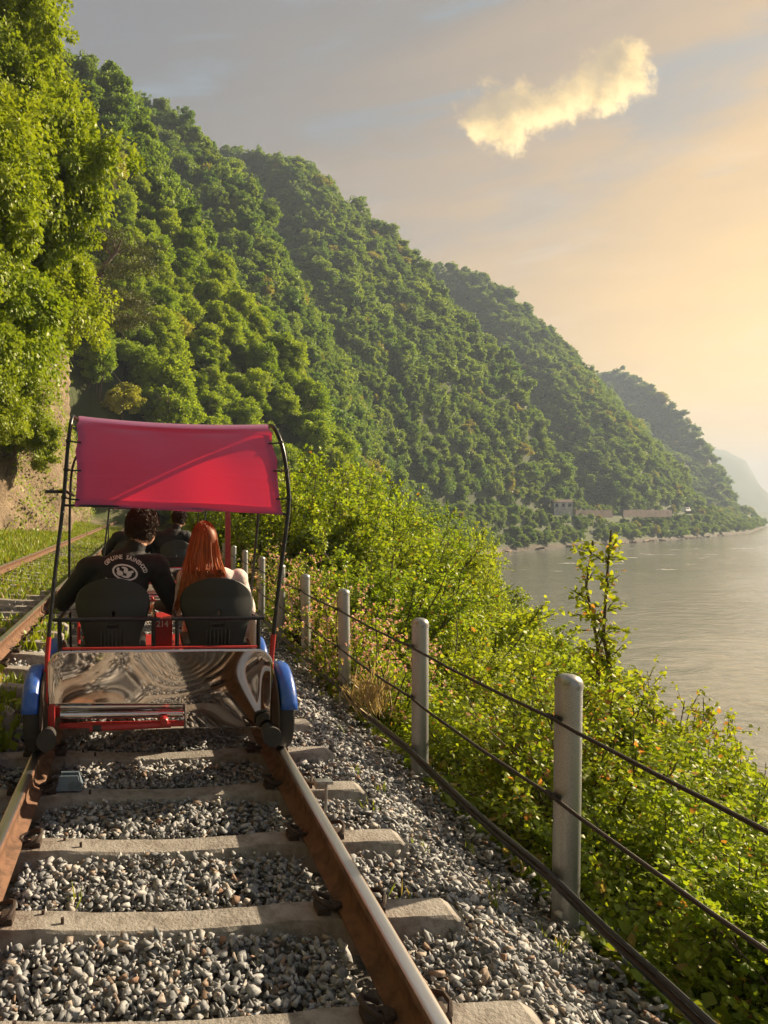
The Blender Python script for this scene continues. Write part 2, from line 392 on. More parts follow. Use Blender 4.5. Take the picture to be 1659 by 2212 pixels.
SPURS = [
    (spur([(-400, 300), (120, 540), (200, 640), (300, 665), (380, 690), (490, 760), (560, 870), (590, 960), (640, 1080), (700, 1180)], 76, 104, 120, 640), 2.0, 1.2),
    (spur([(-600, -500), (104, 68), (182, 125), (260, 177), (312, 275), (365, 333), (411, 396), (469, 458), (552, 542), (650, 640), (700, 715), (760, 785), (800, 855), (835, 950), (865, 1050), (900, 1150)], 124, 100, 100, 870), 1.5, 1.5),
    (spur([(-800, 60), (200, 150), (297, 182), (364, 208), (411, 245), (463, 288), (536, 372), (573, 440), (640, 505), (760, 600), (830, 650), (900, 735), (960, 800), (1000, 865), (1045, 950), (1075, 1050), (1110, 1150)], 205, 160, 290, 1080), 1.35, 1.4),
    (spur([(-800, 200), (300, 275), (463, 288), (521, 292), (620, 307), (693, 354), (729, 396), (771, 443), (818, 469), (864, 510), (930, 550), (1000, 640), (1060, 695), (1130, 770), (1200, 855), (1260, 930), (1330, 1010), (1395, 1085), (1440, 1140)], 305, 252, 500, 1400), 1.25, 1.3),
    (spur([(-800, 400), (600, 480), (930, 545), (980, 550), (1040, 575), (1100, 610), (1180, 660), (1230, 690), (1280, 740), (1320, 768), (1370, 825), (1420, 880), (1480, 940), (1550, 1000), (1620, 1058), (1680, 1100), (1740, 1150)], 440, 340, 930, 1640), 1.15, 1.2),
    (spur([(-800, 700), (1000, 760), (1320, 765), (1370, 762), (1410, 790), (1440, 838), (1480, 885), (1540, 940), (1600, 1010), (1650, 1068), (1700, 1100), (1760, 1130)], 660, 540, 1320, 1700), 0.8, 0.8),
    (spur([(-800, 900), (1300, 930), (1545, 940), (1600, 952), (1659, 957), (1750, 945), (1900, 925), (2600, 960), (4000, 1000)], 1700, 1700, 0, 1), 0.5, 0.5),
]
def toe(Y): return -5.3 - 0.7 * np.sin(Y / 9.0) - 0.5 * np.sin(Y / 3.7 + 1)
def cliff_z(X, Y):
    d = toe(Y) - 1.0 - X
    z = np.where(d > 0, np.minimum(d * 7.0, 42 + d * 1.0), -60)
    fade = np.clip((Y + 60) / 30, 0, 1) * np.clip((100 - Y) / 15, 0, 1)
    return np.where(fade > 0.01, z * fade - 60 * (1 - fade), -60)
def hill_z(X, Y):
    h = np.full(np.shape(X), -50.0)
    for i, ((xs, zs, ys_), sf, sb) in enumerate(SPURS):
        Yr = np.interp(X, xs, ys_); Yr = Yr * (1 + fbm(X, X * 0 + i * 57.0, 18 + Yr.mean() * 0.1, 40 + i, 3) * 0.03)
        z = np.interp(X, xs, zs)
        d = Y - Yr
        t = z - np.where(d < 0, -d * sf, d * sb) - 0.02 * 0
        h = np.maximum(h, t)
    return h
def height(X, Y):
    X = np.asarray(X, float); Y = np.asarray(Y, float)
    d = shore(Y) - X
    base_ = np.where(d > 0, np.minimum(-0.35, -11.6 + 0.42 * d + np.minimum(d, 3) * 0.15), np.maximum(-11.6 + d * 0.5, -13.3))
    h = hill_z(X, Y)
    hl = np.where(d > 0, np.minimum(h, -11.9 + np.clip(d - 5, 0, 9) * 1.3 + np.maximum(d - np.interp(Y, [95, 110], [14, 27]), 0) * np.interp(Y, [95, 110], [3.0, 1.9])), -50)
    amp = np.clip((hl + 2) / 12, 0, 1)
    z = np.maximum(base_, hl) + amp * (fbm(X, Y, 42, 3, 4) * 9 + fbm(X, Y, 13, 9, 2) * 2.6)
    wild = np.clip((d - 1) / 6, 0, 1) * (X > 2.6)
    z = z + wild * (1 - amp) * fbm(X, Y, 5, 13, 3) * 0.5
    # railway formation
    f = np.where(X > 1.45, -0.14 - (X - 1.45) * 0.45, -0.125)
    f = np.where(X < -0.92, np.minimum(0.06, -0.10 + (-0.92 - X) * 1.2) , f)
    f = np.where(X < -1.1, 0.075 + 0.085 * (-1.1 - X), f)
    f = np.where(X < -4.0, 0.32 + 0.25 * (-4.0 - X), f)
    inb = np.clip((2.5 - X) / 0.5, 0, 1) * np.clip((X + 8.0) / 2.0, 0, 1) * np.clip((76 - Y) / 7, 0, 1)
    z = z * (1 - inb) + f * inb
    cz = cliff_z(X, Y)
    return np.maximum(z, cz)

def axis(parts):
    out = []
    for a, b, st in parts: out.extend(np.arange(a, b, st))
    return np.array(out + [parts[-1][1]])
gx = axis([(-420, -120, 12), (-120, -30, 4), (-30, -12, 1.5), (-12, 4, 0.25), (4, 30, 1.0), (30, 120, 2.5), (120, 420, 5), (420, 640, 7), (640, 1000, 20), (1000, 3000, 80)])
gy = axis([(-60, -6, 4), (-6, 20, 0.5), (20, 100, 1.5), (100, 420, 3), (420, 640, 6), (640, 1500, 30), (1500, 3200, 60)])
GX, GY = np.meshgrid(gx, gy)
GZ = height(GX, GY)
nx, ny = len(gx), len(gy)
I = np.arange(nx * ny).reshape(ny, nx)
Qd = np.stack([I[:-1, :-1], I[:-1, 1:], I[1:, 1:], I[1:, :-1]], -1).reshape(-1, 4)
tm = mesh_np('terrain', np.stack([GX, GY, GZ], -1), Q=Qd, smooth=True)
def terrain_mat():
    m = bpy.data.materials.new('terrain'); m.use_nodes = True; t = m.node_tree; n = N(t); b = t.nodes['Principled BSDF']
    p = n.add('ShaderNodeTexCoord').outputs['Object']
    s = n.add('ShaderNodeSeparateXYZ', {0: p})
    big = n.noise(p, 0.35, 6, 0.6); fine = n.noise(p, 14, 6, 0.65)
    soil = n.mix(n.smooth(fine, 0.35, 0.7), (0.13, 0.10, 0.07), (0.24, 0.19, 0.13))
    moss = n.mix(n.smooth(n.noise(p, 3.0, 6, 0.6), 0.4, 0.65), (0.045, 0.07, 0.018), (0.09, 0.11, 0.025))
    c = n.mix(n.smooth(big, 0.35, 0.62), soil, moss)
    c = n.mix(n.smooth(s.outputs[2], 0.9, 2.2), c, n.mix(n.smooth(fine, 0.35, 0.7), (0.035, 0.050, 0.016), (0.075, 0.085, 0.026)))
    bedm = n.m('MULTIPLY', n.m('MULTIPLY', n.smooth(s.outputs[0], -1.3, -1.1), n.smooth(s.outputs[0], 2.3, 1.9)), n.smooth(s.outputs[1], 60, 40))
    grit = n.add('ShaderNodeTexVoronoi', {'Vector': p, 'Scale': 38.0}).outputs['Color']
    gsep = n.add('ShaderNodeSeparateXYZ', {0: grit})
    c = n.mix(bedm, c, n.mix(gsep.outputs[0], (0.03, 0.029, 0.028), (0.15, 0.14, 0.13)))
    c = n.mix(n.m('MULTIPLY', n.smooth(s.outputs[1], 70, 110), n.smooth(s.outputs[2], WATER + 0.9, WATER + 1.8)), c, n.mix(n.smooth(fine, 0.35, 0.7), (0.035, 0.055, 0.016), (0.085, 0.10, 0.028)))
    shore_f = n.smooth(n.m('ADD', s.outputs[2], n.m('MULTIPLY', n.m('SUBTRACT', n.noise(p, 0.12, 4), 0.5), 4.0)), WATER + 1.5, WATER + 0.7)
    c = n.mix(shore_f, c, n.mix(n.smooth(n.noise(p, 0.6, 5), 0.35, 0.65), (0.10, 0.075, 0.052), (0.05, 0.044, 0.036)))
    far = n.smooth(s.outputs[1], 560, 640)
    c = n.mix(far, c, n.mix(n.noise(p, 0.05, 6, 0.7), (0.03, 0.055, 0.014), (0.085, 0.11, 0.022)))
    t.links.new(c, b.inputs['Base Color']); b.inputs['Roughness'].default_value = 0.95
    bn = n.add('ShaderNodeBump', {'Height': n.noise(p, 9, 8, 0.65), 'Strength': 0.6, 'Distance': 0.08})
    t.links.new(bn.outputs[0], b.inputs['Normal'])
    return m
terrain = kind(obj('terrain', tm, terrain_mat()), 'structure')

def water_mat():
    m = bpy.data.materials.new('water'); m.use_nodes = True; t = m.node_tree; n = N(t); b = t.nodes['Principled BSDF']
    p = n.add('ShaderNodeTexCoord').outputs['Object']
    sc1 = n.add('ShaderNodeVectorMath', {0: p, 1: (0.55, 1.0, 1.0)}, operation='MULTIPLY').outputs[0]
    big = n.noise(p, 0.022, 4, 0.5)
    hgt = n.m('ADD', n.m('MULTIPLY', n.noise(sc1, 0.9, 5, 0.6, 0.6), 0.6), n.m('MULTIPLY', n.noise(sc1, 0.16, 4, 0.6, 1.0), 1.5))
    st = n.add('ShaderNodeMapRange', {0: big, 1: 0.35, 2: 0.65, 3: 0.35, 4: 1.0}).outputs[0]
    bn = n.add('ShaderNodeBump', {'Height': hgt, 'Strength': st, 'Distance': 0.36})
    t.links.new(bn.outputs[0], b.inputs['Normal'])
    # foam streaks on the rapids below the far bank
    s = n.add('ShaderNodeSeparateXYZ', {0: p})
    fo = n.add('ShaderNodeVectorMath', {0: p, 1: (0.05, 0.16, 1.0)}, operation='MULTIPLY').outputs[0]
    fm = n.smooth(n.noise(fo, 1.0, 6, 0.68, 1.2), 0.60, 0.70)
    reach = n.m('MULTIPLY', n.smooth(s.outputs[1], 110, 135), n.smooth(s.outputs[1], 250, 190))
    fm = n.m('MULTIPLY', fm, n.m('MULTIPLY', reach, 0.75))
    t.links.new(n.mix(fm, (0.19, 0.195, 0.175), (0.66, 0.65, 0.62)), b.inputs['Base Color'])
    t.links.new(n.m('ADD', n.m('MULTIPLY', fm, 0.6), 0.10), b.inputs['Roughness'])
    b.inputs['IOR'].default_value = 1.45; b.inputs['Specular IOR Level'].default_value = 0.75
    return m
river = kind(obj('river', mesh_np('river', [(-5, -120, WATER), (3000, -120, WATER), (3000, 3200, WATER), (-5, 3200, WATER)], Q=[(0, 1, 2, 3)]), water_mat()), 'structure')

# rock cutting beside the side track
def cliff_mesh():
    ys = np.arange(2, 92, 0.30); ss = np.arange(0, 40.0, 0.33)
    Yg, Sg = np.meshgrid(ys, ss)
    z0 = 0.40 + 0.9 * Sg
    X = toe(Yg) - 0.14 * Sg
    dsp = fbm(Yg, Sg, 4.0, 21, 4) * 1.5 + fbm(Yg, Sg, 0.9, 27, 3) * 0.55
    dsp = dsp * np.clip(Sg / 1.0, 0.2, 1)
    X = X + dsp; Yg2 = Yg + fbm(Sg, Yg, 1.1, 31, 2) * 0.35
    z = z0 + fbm(Sg + 9, Yg, 0.8, 33, 2) * 0.3 - np.where(Sg == 0, 0.6, 0)
    n_, m_ = Yg.shape; I = np.arange(n_ * m_).reshape(n_, m_)
    q = np.stack([I[:-1, :-1], I[1:, :-1], I[1:, 1:], I[:-1, 1:]], -1).reshape(-1, 4)
    return mesh_np('cliff', np.stack([X, Yg2, z], -1), Q=q[:, ::-1]), (X, Yg2, z)
def rock_mat():
    m = bpy.data.materials.new('rock'); m.use_nodes = True; t = m.node_tree; n = N(t); b = t.nodes['Principled BSDF']
    p = n.add('ShaderNodeTexCoord').outputs['Object']
    f1 = n.noise(p, 1.3, 8, 0.65); f2 = n.noise(p, 9, 6, 0.65)
    c = n.ramp(f1, [(0.25, (0.105, 0.085, 0.065)), (0.45, (0.22, 0.165, 0.11)), (0.62, (0.30, 0.225, 0.15)), (0.8, (0.17, 0.14, 0.115))])
    c = n.mix(n.smooth(f2, 0.4, 0.7), c, n.mix(1.0, c, (0.55, 0.5, 0.45, 1), 'MULTIPLY'))
    t.links.new(c, b.inputs['Base Color']); b.inputs['Roughness'].default_value = 0.95
    bn = n.add('ShaderNodeBump', {'Height': n.noise(p, 4.5, 8, 0.7), 'Strength': 0.9, 'Distance': 0.18})
    t.links.new(bn.outputs[0], b.inputs['Normal'])
    return m
M['rock'] = rock_mat()
cm, (CX, CY_, CZ) = cliff_mesh()
cliff = kind(obj('cliff', cm, M['rock']), 'structure')

# ------------------------------------------------------------------ rails, sleepers, ballast
RZ = 0.17                                    # rail head above sleeper top
def rail_mesh(y0, y1):
    prof = [(-.0635, 0), (.0635, 0), (.0635, .011), (.018, .027), (.0085, .045), (.0085, .105), (.020, .118), (.0325, .128), (.0325, .146), (.026, .1535), (.012, .1555),
            (-.012, .1555), (-.026, .1535), (-.0325, .146), (-.0325, .128), (-.020, .118), (-.0085, .105), (-.0085, .045), (-.018, .027), (-.0635, .011)]
    ys = np.concatenate([np.arange(y0, min(12, y1), 0.4), np.arange(max(12, y0), y1 + .1, 3.0)])
    n = len(prof); V = [(x, y, z + RZ - .1555) for y in ys for (x, z) in prof]
    Q = []; mi = []
    for i in range(len(ys) - 1):
        for k in range(n):
            k2 = (k + 1) % n; Q.append((i * n + k, i * n + k2, (i + 1) * n + k2, (i + 1) * n + k)); mi.append(1 if k in (9, 10, 11) else 0)
    me = mesh_np('rail', V, Q=Q); me.polygons.foreach_set('material_index', mi)
    me.materials.append(M['rust']); me.materials.append(M['rail_top'])
    return me
RX, LX = 0.819 + .0325, -0.616 - .0325
rm = rail_mesh(-9, 82)
tag(obj('rail', rm, loc=(RX, 0, 0)), 'rusty rail with bright worn top beside the ballast shoulder and cable fence', 'rail', 'rails of the two tracks')
tag(obj('rail', rm, loc=(LX, 0, 0)), 'rusty rail under the pedal carts on the side away from the cable fence', 'rail', 'rails of the two tracks')
TILT = math.atan2(0.13, 1.507)
sideM = Matrix.Translation((-1.40, 0, 1.638 - 1.25 - RZ)) @ Matrix.Rotation(TILT, 4, 'Y')
for xo, lab in ((0, 'orange rusty rail of the weedy side track, next to the pedal carts'), (-1.507, 'orange rusty rail of the weedy side track along the rock cliff')):
    o = obj('rail', rm); o.matrix_world = sideM @ Matrix.Translation((xo, 0, 0)); tag(o, lab, 'rail', 'rails of the two tracks')

def sleeper_mesh():
    L, seg = 2.42, 22
    xs = sorted(set([-L / 2, L / 2, -L / 2 + .05, L / 2 - .05] + list(np.linspace(-1.1, 1.1, 45))))
    mb = MB(); P = []
    for x in xs:
        e = 0.0 if abs(x) < L / 2 - .01 else 1.0
        dip = -0.022 * max(0, 1 - (abs(x) / 0.5) ** 2)
        top = dip - 0.03 * e; w = .060 - .008 * e
        r = lambda: rng.uniform(-.0035, .0035)
        P.append([(x, -.115, -.20), (x, -w - .008 + r(), top - .012 + r()), (x, -w + r(), top), (x, 0, top + r() * .5), (x, w + r(), top), (x, w + .008 + r(), top - .012), (x, .115, -.20)])
    mb.grid(P)
    n = len(P[0]); mb.add(P[0], [tuple(range(n))]); mb.add(P[-1], [tuple(range(n - 1, -1, -1))])
    return mb.mesh('concrete_sleeper', angle=25)
def clip_mesh():
    mb = MB()
    pts = [(0.0, -.05, .02), (0.03, -.055, .03), (.06, -.045, .045), (.075, -.015, .06), (.07, .02, .062), (.045, .045, .052), (.01, .05, .038), (-.022, .03, .03), (-.03, 0, .026), (-.01, -.015, .024), (.03, -.012, .02), (.05, -.01, .018)]
    sp = []
    for i in range(len(pts) - 1):
        for k in range(3):
            t = k / 3; sp.append(tuple(pts[i][j] * (1 - t) + pts[i + 1][j] * t for j in range(3)))
    mb.tube(sp + [pts[-1]], .0095, 7); mb.box((.045, 0, .012), (.055, .075, .03), bev=.006); mb.box((-.008, 0, .024), (.03, .05, .012), bev=.003)
    return mb.mesh('rail_clip')
SM, KM = sleeper_mesh(), clip_mesh()
t_ = M['concrete'].node_tree; n_ = N(t_); b_ = t_.nodes['Principled BSDF']; p_ = n_.add('ShaderNodeTexCoord').outputs['Object']
src_ = b_.inputs['Base Color'].links[0].from_socket; ax_ = n_.m('ABSOLUTE', n_.add('ShaderNodeSeparateXYZ', {0: p_}).outputs[0])
near_ = n_.m('SUBTRACT', n_.m('ADD', 0.42, n_.m('MULTIPLY', n_.m('SUBTRACT', n_.noise(p_, 7.0, 5, 0.65), 0.5), 0.5)), n_.m('ABSOLUTE', n_.m('SUBTRACT', ax_, 0.75)))
t_.links.new(n_.mix(n_.m('MULTIPLY', n_.smooth(near_, 0.12, 0.42), 0.65), src_, (0.17, 0.095, 0.055)), b_.inputs['Base Color'])
SM.materials.append(M['concrete']); KM.materials.append(M['clip'])
pin = MB().tube([(0, 0, -.01), (0, 0, .022)], .007, 8).mesh('pin'); pin.materials.append(M['clip'])
SX = (RX + LX) / 2
FRONT0, SPC = 2.607, 0.598
sleepers_y = [FRONT0 + .060 + SPC * i for i in range(-8, 46)]
for i, y in enumerate(sleepers_y):
    o = obj('concrete_sleeper', SM, loc=(SX + random.uniform(-.012, .012), y + random.uniform(-.01, .01), 0), rot=(0, 0, random.uniform(-.008, .008)))
    tag(o, 'grey concrete sleeper in the ballast under the pedal carts\' rails', 'sleeper', 'sleepers of the pedal cart track')
    if 1.4 < y < 11:
        for rx in (RX - SX, LX - SX):
            for s in (1, -1):
                obj('rail_clip', KM, parent=o, loc=(rx + s * .068, 0, .0), rot=(0, 0, 0 if s > 0 else math.pi))
        if y < 5:
            for (qx, qy) in ((-.50, .035), (-.415, -.02)): obj('pin', pin, parent=o, loc=(qx, qy, -.006))
side_y = [4.85 + .06 + .605 * i for i in range(-3, 40)]
for i, y in enumerate(side_y):
    o = obj('concrete_sleeper', SM); o.matrix_world = sideM @ Matrix.Translation((-.7535 + random.uniform(-.02, .02), y, 0)) @ Matrix.Rotation(random.uniform(-.01, .01), 4, 'Z')
    tag(o, 'concrete sleeper of the weedy side track beside the rock cliff', 'sleeper', 'sleepers of the side track')
    if 4 < y < 13:
        for rx in (.7535, -.7535):
            for s in (1, -1):
                obj('rail_clip', KM, parent=o, loc=(rx + s * .068, 0, 0), rot=(0, 0, 0 if s > 0 else math.pi))

def stone_variants(k, npt=13):
    out = []
    for i in range(k):
        r = np.random.default_rng(100 + i)
        p = r.normal(size=(npt, 3)); p /= np.linalg.norm(p, axis=1)[:, None]
        p *= r.uniform(.7, 1.15, (npt, 1)); p *= np.array([1.25, r.uniform(.55, .95), r.uniform(.38, .72)])
        bm = bmesh.new()
        for q in p: bm.verts.new(q)
        res = bmesh.ops.convex_hull(bm, input=bm.verts)
        junk = [e for e in res['geom_interior'] if isinstance(e, bmesh.types.BMVert)]
        if junk: bmesh.ops.delete(bm, geom=junk, context='VERTS')
        bmesh.ops.triangulate(bm, faces=bm.faces); bm.verts.index_update()
        out.append((np.array([v.co for v in bm.verts]), np.array([[v.index for v in f.verts] for f in bm.faces]))); bm.free()
    return out
SV = stone_variants(36, 9)
def rot_mats(n, r):
    ya = r.uniform(0, 6.283, n); ta = r.normal(0, .42, n); tb = r.normal(0, .42, n); z, o = np.zeros(n), np.ones(n)
    A = np.stack([np.cos(ya), -np.sin(ya), z, np.sin(ya), np.cos(ya), z, z, z, o], -1).reshape(n, 3, 3)
    B = np.stack([o, z, z, z, np.cos(ta), -np.sin(ta), z, np.sin(ta), np.cos(ta)], -1).reshape(n, 3, 3)
    D = np.stack([np.cos(tb), z, np.sin(tb), z, o, z, -np.sin(tb), z, np.cos(tb)], -1).reshape(n, 3, 3)
    return B @ D @ A
def stones(P, S, r):
    Vs, Ts, o = [], [], 0
    idx = r.integers(0, len(SV), len(P)); RM = rot_mats(len(P), r)
    for k, (v, f) in enumerate(SV):
        q = np.nonzero(idx == k)[0]
        if not len(q): continue
        vv = np.einsum('nij,vj->nvi', RM[q], v) * S[q][:, None, None] + P[q][:, None, :]
        Ts.append((f[None] + (np.arange(len(q)) * len(v))[:, None, None]).reshape(-1, 3) + o); Vs.append(vv.reshape(-1, 3)); o += len(q) * len(v)
    return np.concatenate(Vs), np.concatenate(Ts)
def bed(X, Y):
    z = np.where(X > 1.35, -.060 - (X - 1.35) * 0.44, -.060)
    z = np.where((X > LX + .1) & (X < RX - .1), -.052 + .02 * np.cos((X - SX) * 3), z)
    z = np.where(np.abs(X - RX) < .12, -.07, z); z = np.where(np.abs(X - LX) < .12, -.07, z)
    z = np.where(X < -.95, np.minimum(.10, -.075 + (-.95 - X) * 1.1), z)
    z = np.where(X < -1.15, .12 + .085 * (-1.15 - X), z)
    return z
PB, SB = [], []
for (x0, x1, y0, y1, dens_, s0, s1) in ((-1.25, 1.96, 1.35, 5.2, 2100, .013, .029), (-1.25, 1.96, 1.35, 4.2, 1300, .007, .015), (-1.3, 1.96, 5.2, 11, 800, .019, .036), (-4.2, -1.2, 4.2, 14, 130, .024, .042),
                                       (-1.3, 2.0, 11, 34, 150, .03, .055), (-1.3, 2.0, -6, 1.35, 300, .026, .045)):
    n = int((x1 - x0) * (y1 - y0) * dens_)
    x = rng.uniform(x0, x1, n); y = rng.uniform(y0, y1, n); s = rng.uniform(s0, s1, n) * np.where(rng.random(n) < .07, 1.35, 1)
    z = bed(x, y) + rng.uniform(-.035, .022, n)
    x = x + np.where(x > 1.75, rng.normal(0, .10, n), 0)
    ph = np.abs(((y - FRONT0 - .060) / SPC + .5) % 1 - .5) * SPC
    bad = (ph < .076 + s * .62) & (np.abs(x - SX) < 1.24) & (z > -.2)
    for rx in (RX, LX): bad |= (np.abs(x - rx) < .066 + s * .35)
    for rx in (-1.40, -2.9): bad |= (np.abs(x - rx) < .09)
    PB.append(np.stack([x, y, z], -1)[~bad]); SB.append(s[~bad])
# a few stones lying on the sleepers and thrown clear
PB = np.concatenate(PB); SB = np.concatenate(SB)
bv, bt = stones(PB, SB, rng)
ballast = kind(obj('ballast_gravel', mesh_np('ballast_gravel', bv, T=bt), M['stone']), 'stuff', 'crushed grey and tan stone ballast around the sleepers', 'gravel')
print('ballast', len(PB), len(bt))

# ------------------------------------------------------------------ leaves
def leaf_geo(P, A, Nn, L, Wd, fold=0.25, pointed=False):
    """P base, A axis, N normal, L length, W half width -> verts, tris (each leaf one island)"""
    A = A / np.linalg.norm(A, axis=1)[:, None]
    B = np.cross(A, Nn); B /= (np.linalg.norm(B, axis=1)[:, None] + 1e-9); Nn = np.cross(B, A)
    L = L[:, None]; Wd = Wd[:, None]
    if pointed:
        v = [P, P + A * L * .38 + B * Wd + Nn * L * fold * .5, P + A * L * .78 + B * Wd * .5 + Nn * L * fold * .15, P + A * L - Nn * L * .12, P + A * L * .78 - B * Wd * .5 + Nn * L * fold * .15, P + A * L * .38 - B * Wd + Nn * L * fold * .5]
        t = [(0, 1, 5), (1, 2, 5), (2, 4, 5), (2, 3, 4)]
    else:
        v = [P, P + A * L * .5 + B * Wd + Nn * L * fold * .4, P + A * L, P + A * L * .5 - B * Wd + Nn * L * fold * .4]
        t = [(0, 1, 2), (0, 2, 3)]
    k = len(v); V = np.stack(v, 1).reshape(-1, 3)
    T = (np.array(t)[None] + (np.arange(len(P)) * k)[:, None, None]).reshape(-1, 3)
    return V, T
def unit(n, r):
    p = r.normal(size=(n, 3)); return p / np.linalg.norm(p, axis=1)[:, None]
def join(parts):
    V, T, o = [], [], 0
    for v, t in parts: V.append(v); T.append(t + o); o += len(v)
    return np.concatenate(V), np.concatenate(T)
ICO = None
def ico_core(c, r3, r):
    bm = bmesh.new(); bmesh.ops.create_icosphere(bm, subdivisions=2, radius=1); bm.verts.index_update()
    v = np.array([x.co for x in bm.verts]); f = np.array([[x.index for x in q.verts] for q in bm.faces]); bm.free()
    v = v * r.uniform(.75, 1.1, (len(v), 1))
    return v * np.array(r3) + np.array(c), f
def crown(name, seed, H, Rr, nclump, nleaf, ls, base=0.28, droop=0.2, clr=(0.5, 0.9), core=True, tall=1.0):
    """leafy crown, base of trunk at 0; clumps spread over lobes"""
    r = np.random.default_rng(seed); parts = []
    zc = H * (base + 1) / 2; rz = H * (1 - base) / 2
    lobes = [((r.uniform(-.42, .42) * Rr, r.uniform(-.42, .42) * Rr, zc + r.uniform(-.55, .55) * rz), r.uniform(.5, .72)) for _ in range(7)]
    lobes.append(((0, 0, zc), .78)); lobes.append(((0, 0, zc + rz * .45), .55))
    cl = []
    for k in range(nclump):
        (c, s) = lobes[r.integers(len(lobes))]; d = unit(1, r)[0]
        if d[2] < -.35: d[2] *= -.6
        cl.append(np.array(c) + d * np.array([Rr * s, Rr * s, rz * s]) * r.uniform(.82, 1.02))
    cl = np.array(cl); cr = Rr * r.uniform(.09, .25, nclump)
    which = r.integers(0, nclump, nleaf)
    d = unit(nleaf, r); rad = r.random(nleaf) ** .45
    P = cl[which] + d * (rad * cr[which])[:, None] * np.array([1.1, 1.1, .8])
    out = P - np.array([0, 0, zc]); out /= np.linalg.norm(out, axis=1)[:, None]
    A = d * .7 + out * .5 + unit(nleaf, r) * .7 - np.array([0, 0, droop])
    Nn = out * .8 + d * .5 + np.array([0, 0, .6]) + unit(nleaf, r) * .6
    L = ls * r.uniform(.65, 1.35, nleaf)
    parts.append(leaf_geo(P, A, Nn, L, L * .42))
    if core:
        for (c, s) in lobes: parts.append(ico_core(c, (Rr * s * .38, Rr * s * .38, rz * s * .38), r))  # solid core added inside each lobe to block light and see-through
    V, T = join(parts)
    return mesh_np(name, V, T=T)
def trunk(name, seed, H, r0, nb=6, lean=.1):
    r = np.random.default_rng(seed); mb = MB()
    pts = [Vector((0, 0, -.6))]; p = Vector((0, 0, 0)); d = Vector((r.uniform(-lean, lean), r.uniform(-lean, lean), 1))
    for i in range(6):
        pts.append(p.copy()); p = p + d.normalized() * H * .14; d += Vector((r.uniform(-.15, .15), r.uniform(-.15, .15), 0))
    pts.append(p)
    mb.tube(pts, [r0 * (1 - .1 * i) for i in range(len(pts))], 7)
    for k in range(nb):
        a = r.uniform(0, 6.28); i = int(r.integers(2, len(pts))); b = pts[i]
        q = Vector((math.cos(a), math.sin(a), r.uniform(.5, 1.1))) * H * r.uniform(.14, .24)
        mb.tube([b, b + q * .5 + Vector((0, 0, .05 * H)), b + q * 1.1 + Vector((0, 0, .1 * H))], [r0 * .42, r0 * .28, r0 * .08], 5)
    return mb.mesh(name)
HT = 6.6
HILL_CROWNS = [crown('crown', 300 + i, HT * hh, rr * .77, 70, 3600, .36, base=.08) for i, (hh, rr) in enumerate([(1, 3.6), (.9, 4.0), (1.1, 3.3), (.85, 3.8), (1.15, 3.0), (1.0, 4.2)])]
for me in HILL_CROWNS: me.materials.append(M['leaf_hill'])
HILL_TRUNKS = [trunk('trunk', 320 + i, HT, .16) for i in range(2)]
for me in HILL_TRUNKS: me.materials.append(M['bark'])
SLOPE_CROWNS = [crown('crown', 340 + i, 7.0 * hh, rr, 130, 13000, .22, base=.10, core=False) for i, (hh, rr) in enumerate([(1, 2.8), (.9, 3.1), (1.15, 2.5)])]
for me in SLOPE_CROWNS: me.materials.append(M['leaf_slope'])
CLIFF_CROWNS = [crown('crown', 360 + i, 5.0 * hh, rr, 150, 22000, .125, base=.10, droop=.45, core=False) for i, (hh, rr) in enumerate([(1, 2.1), (.85, 2.4), (1.2, 1.9), (1.0, 2.3)])]
for me in CLIFF_CROWNS: me.materials.append(M['leaf_cliff'])
CLIFF_TRUNK = trunk('trunk', 380, 3.4, .10, 4, .3); CLIFF_TRUNK.materials.append(M['bark'])

def plant(name, lab, cat, grp, cmesh, tmesh, loc, rot, scale, cname='crown', tname='trunk'):
    e = thing(name, lab, cat, loc, rot, grp); e.scale = scale
    obj(cname, cmesh, parent=e); obj(tname, tmesh, parent=e)
    return e

# hillside forest
def scatter(x0, x1, y0, y1, sp, r):
    nx_, ny_ = int((x1 - x0) / sp), int((y1 - y0) / sp)
    X, Y = np.meshgrid(x0 + (np.arange(nx_) + .5) * sp, y0 + (np.arange(ny_) + .5) * sp)
    return (X + r.uniform(-.48, .48, X.shape) * sp).ravel(), (Y + r.uniform(-.48, .48, Y.shape) * sp).ravel()
def visible(X, Y, Z, lift=0.0, n=60):
    ok = np.ones(len(X), bool)
    for t in np.linspace(.06, .97, n):
        ok &= ~(height(X * t, Y * t) + lift * 0 > CAMZ + (Z - CAMZ) * t)
    return ok
fx, fy = [], []
for (y0, y1, sp) in ((66, 110, 2.8), (110, 240, 3.05), (240, 420, 3.6), (420, 640, 5.6)):
    a, b = scatter(-160, 620, y0, y1, sp, rng); fx.append(a); fy.append(b)
# steep ground carries more trees per plan area
a, b = scatter(-60, 460, 100, 430, 2.9, rng); e_ = 1.5
sl = np.hypot(height(a + e_, b) - height(a - e_, b), height(a, b + e_) - height(a, b - e_)) / (2 * e_)
st_ = (sl > 1.3) & (rng.random(len(a)) < .75); fx.append(a[st_]); fy.append(b[st_])
fx = np.concatenate(fx); fy = np.concatenate(fy)
fz = height(fx, fy)
px, py = proj(fx, fy, fz)
dsh = shore(fy) - fx
keep = (px > -160) & (px < 1850) & (dsh > 1.7) & (fz > WATER + .45) & ~((fx > -9) & (fx < 3) & (fy < 73))
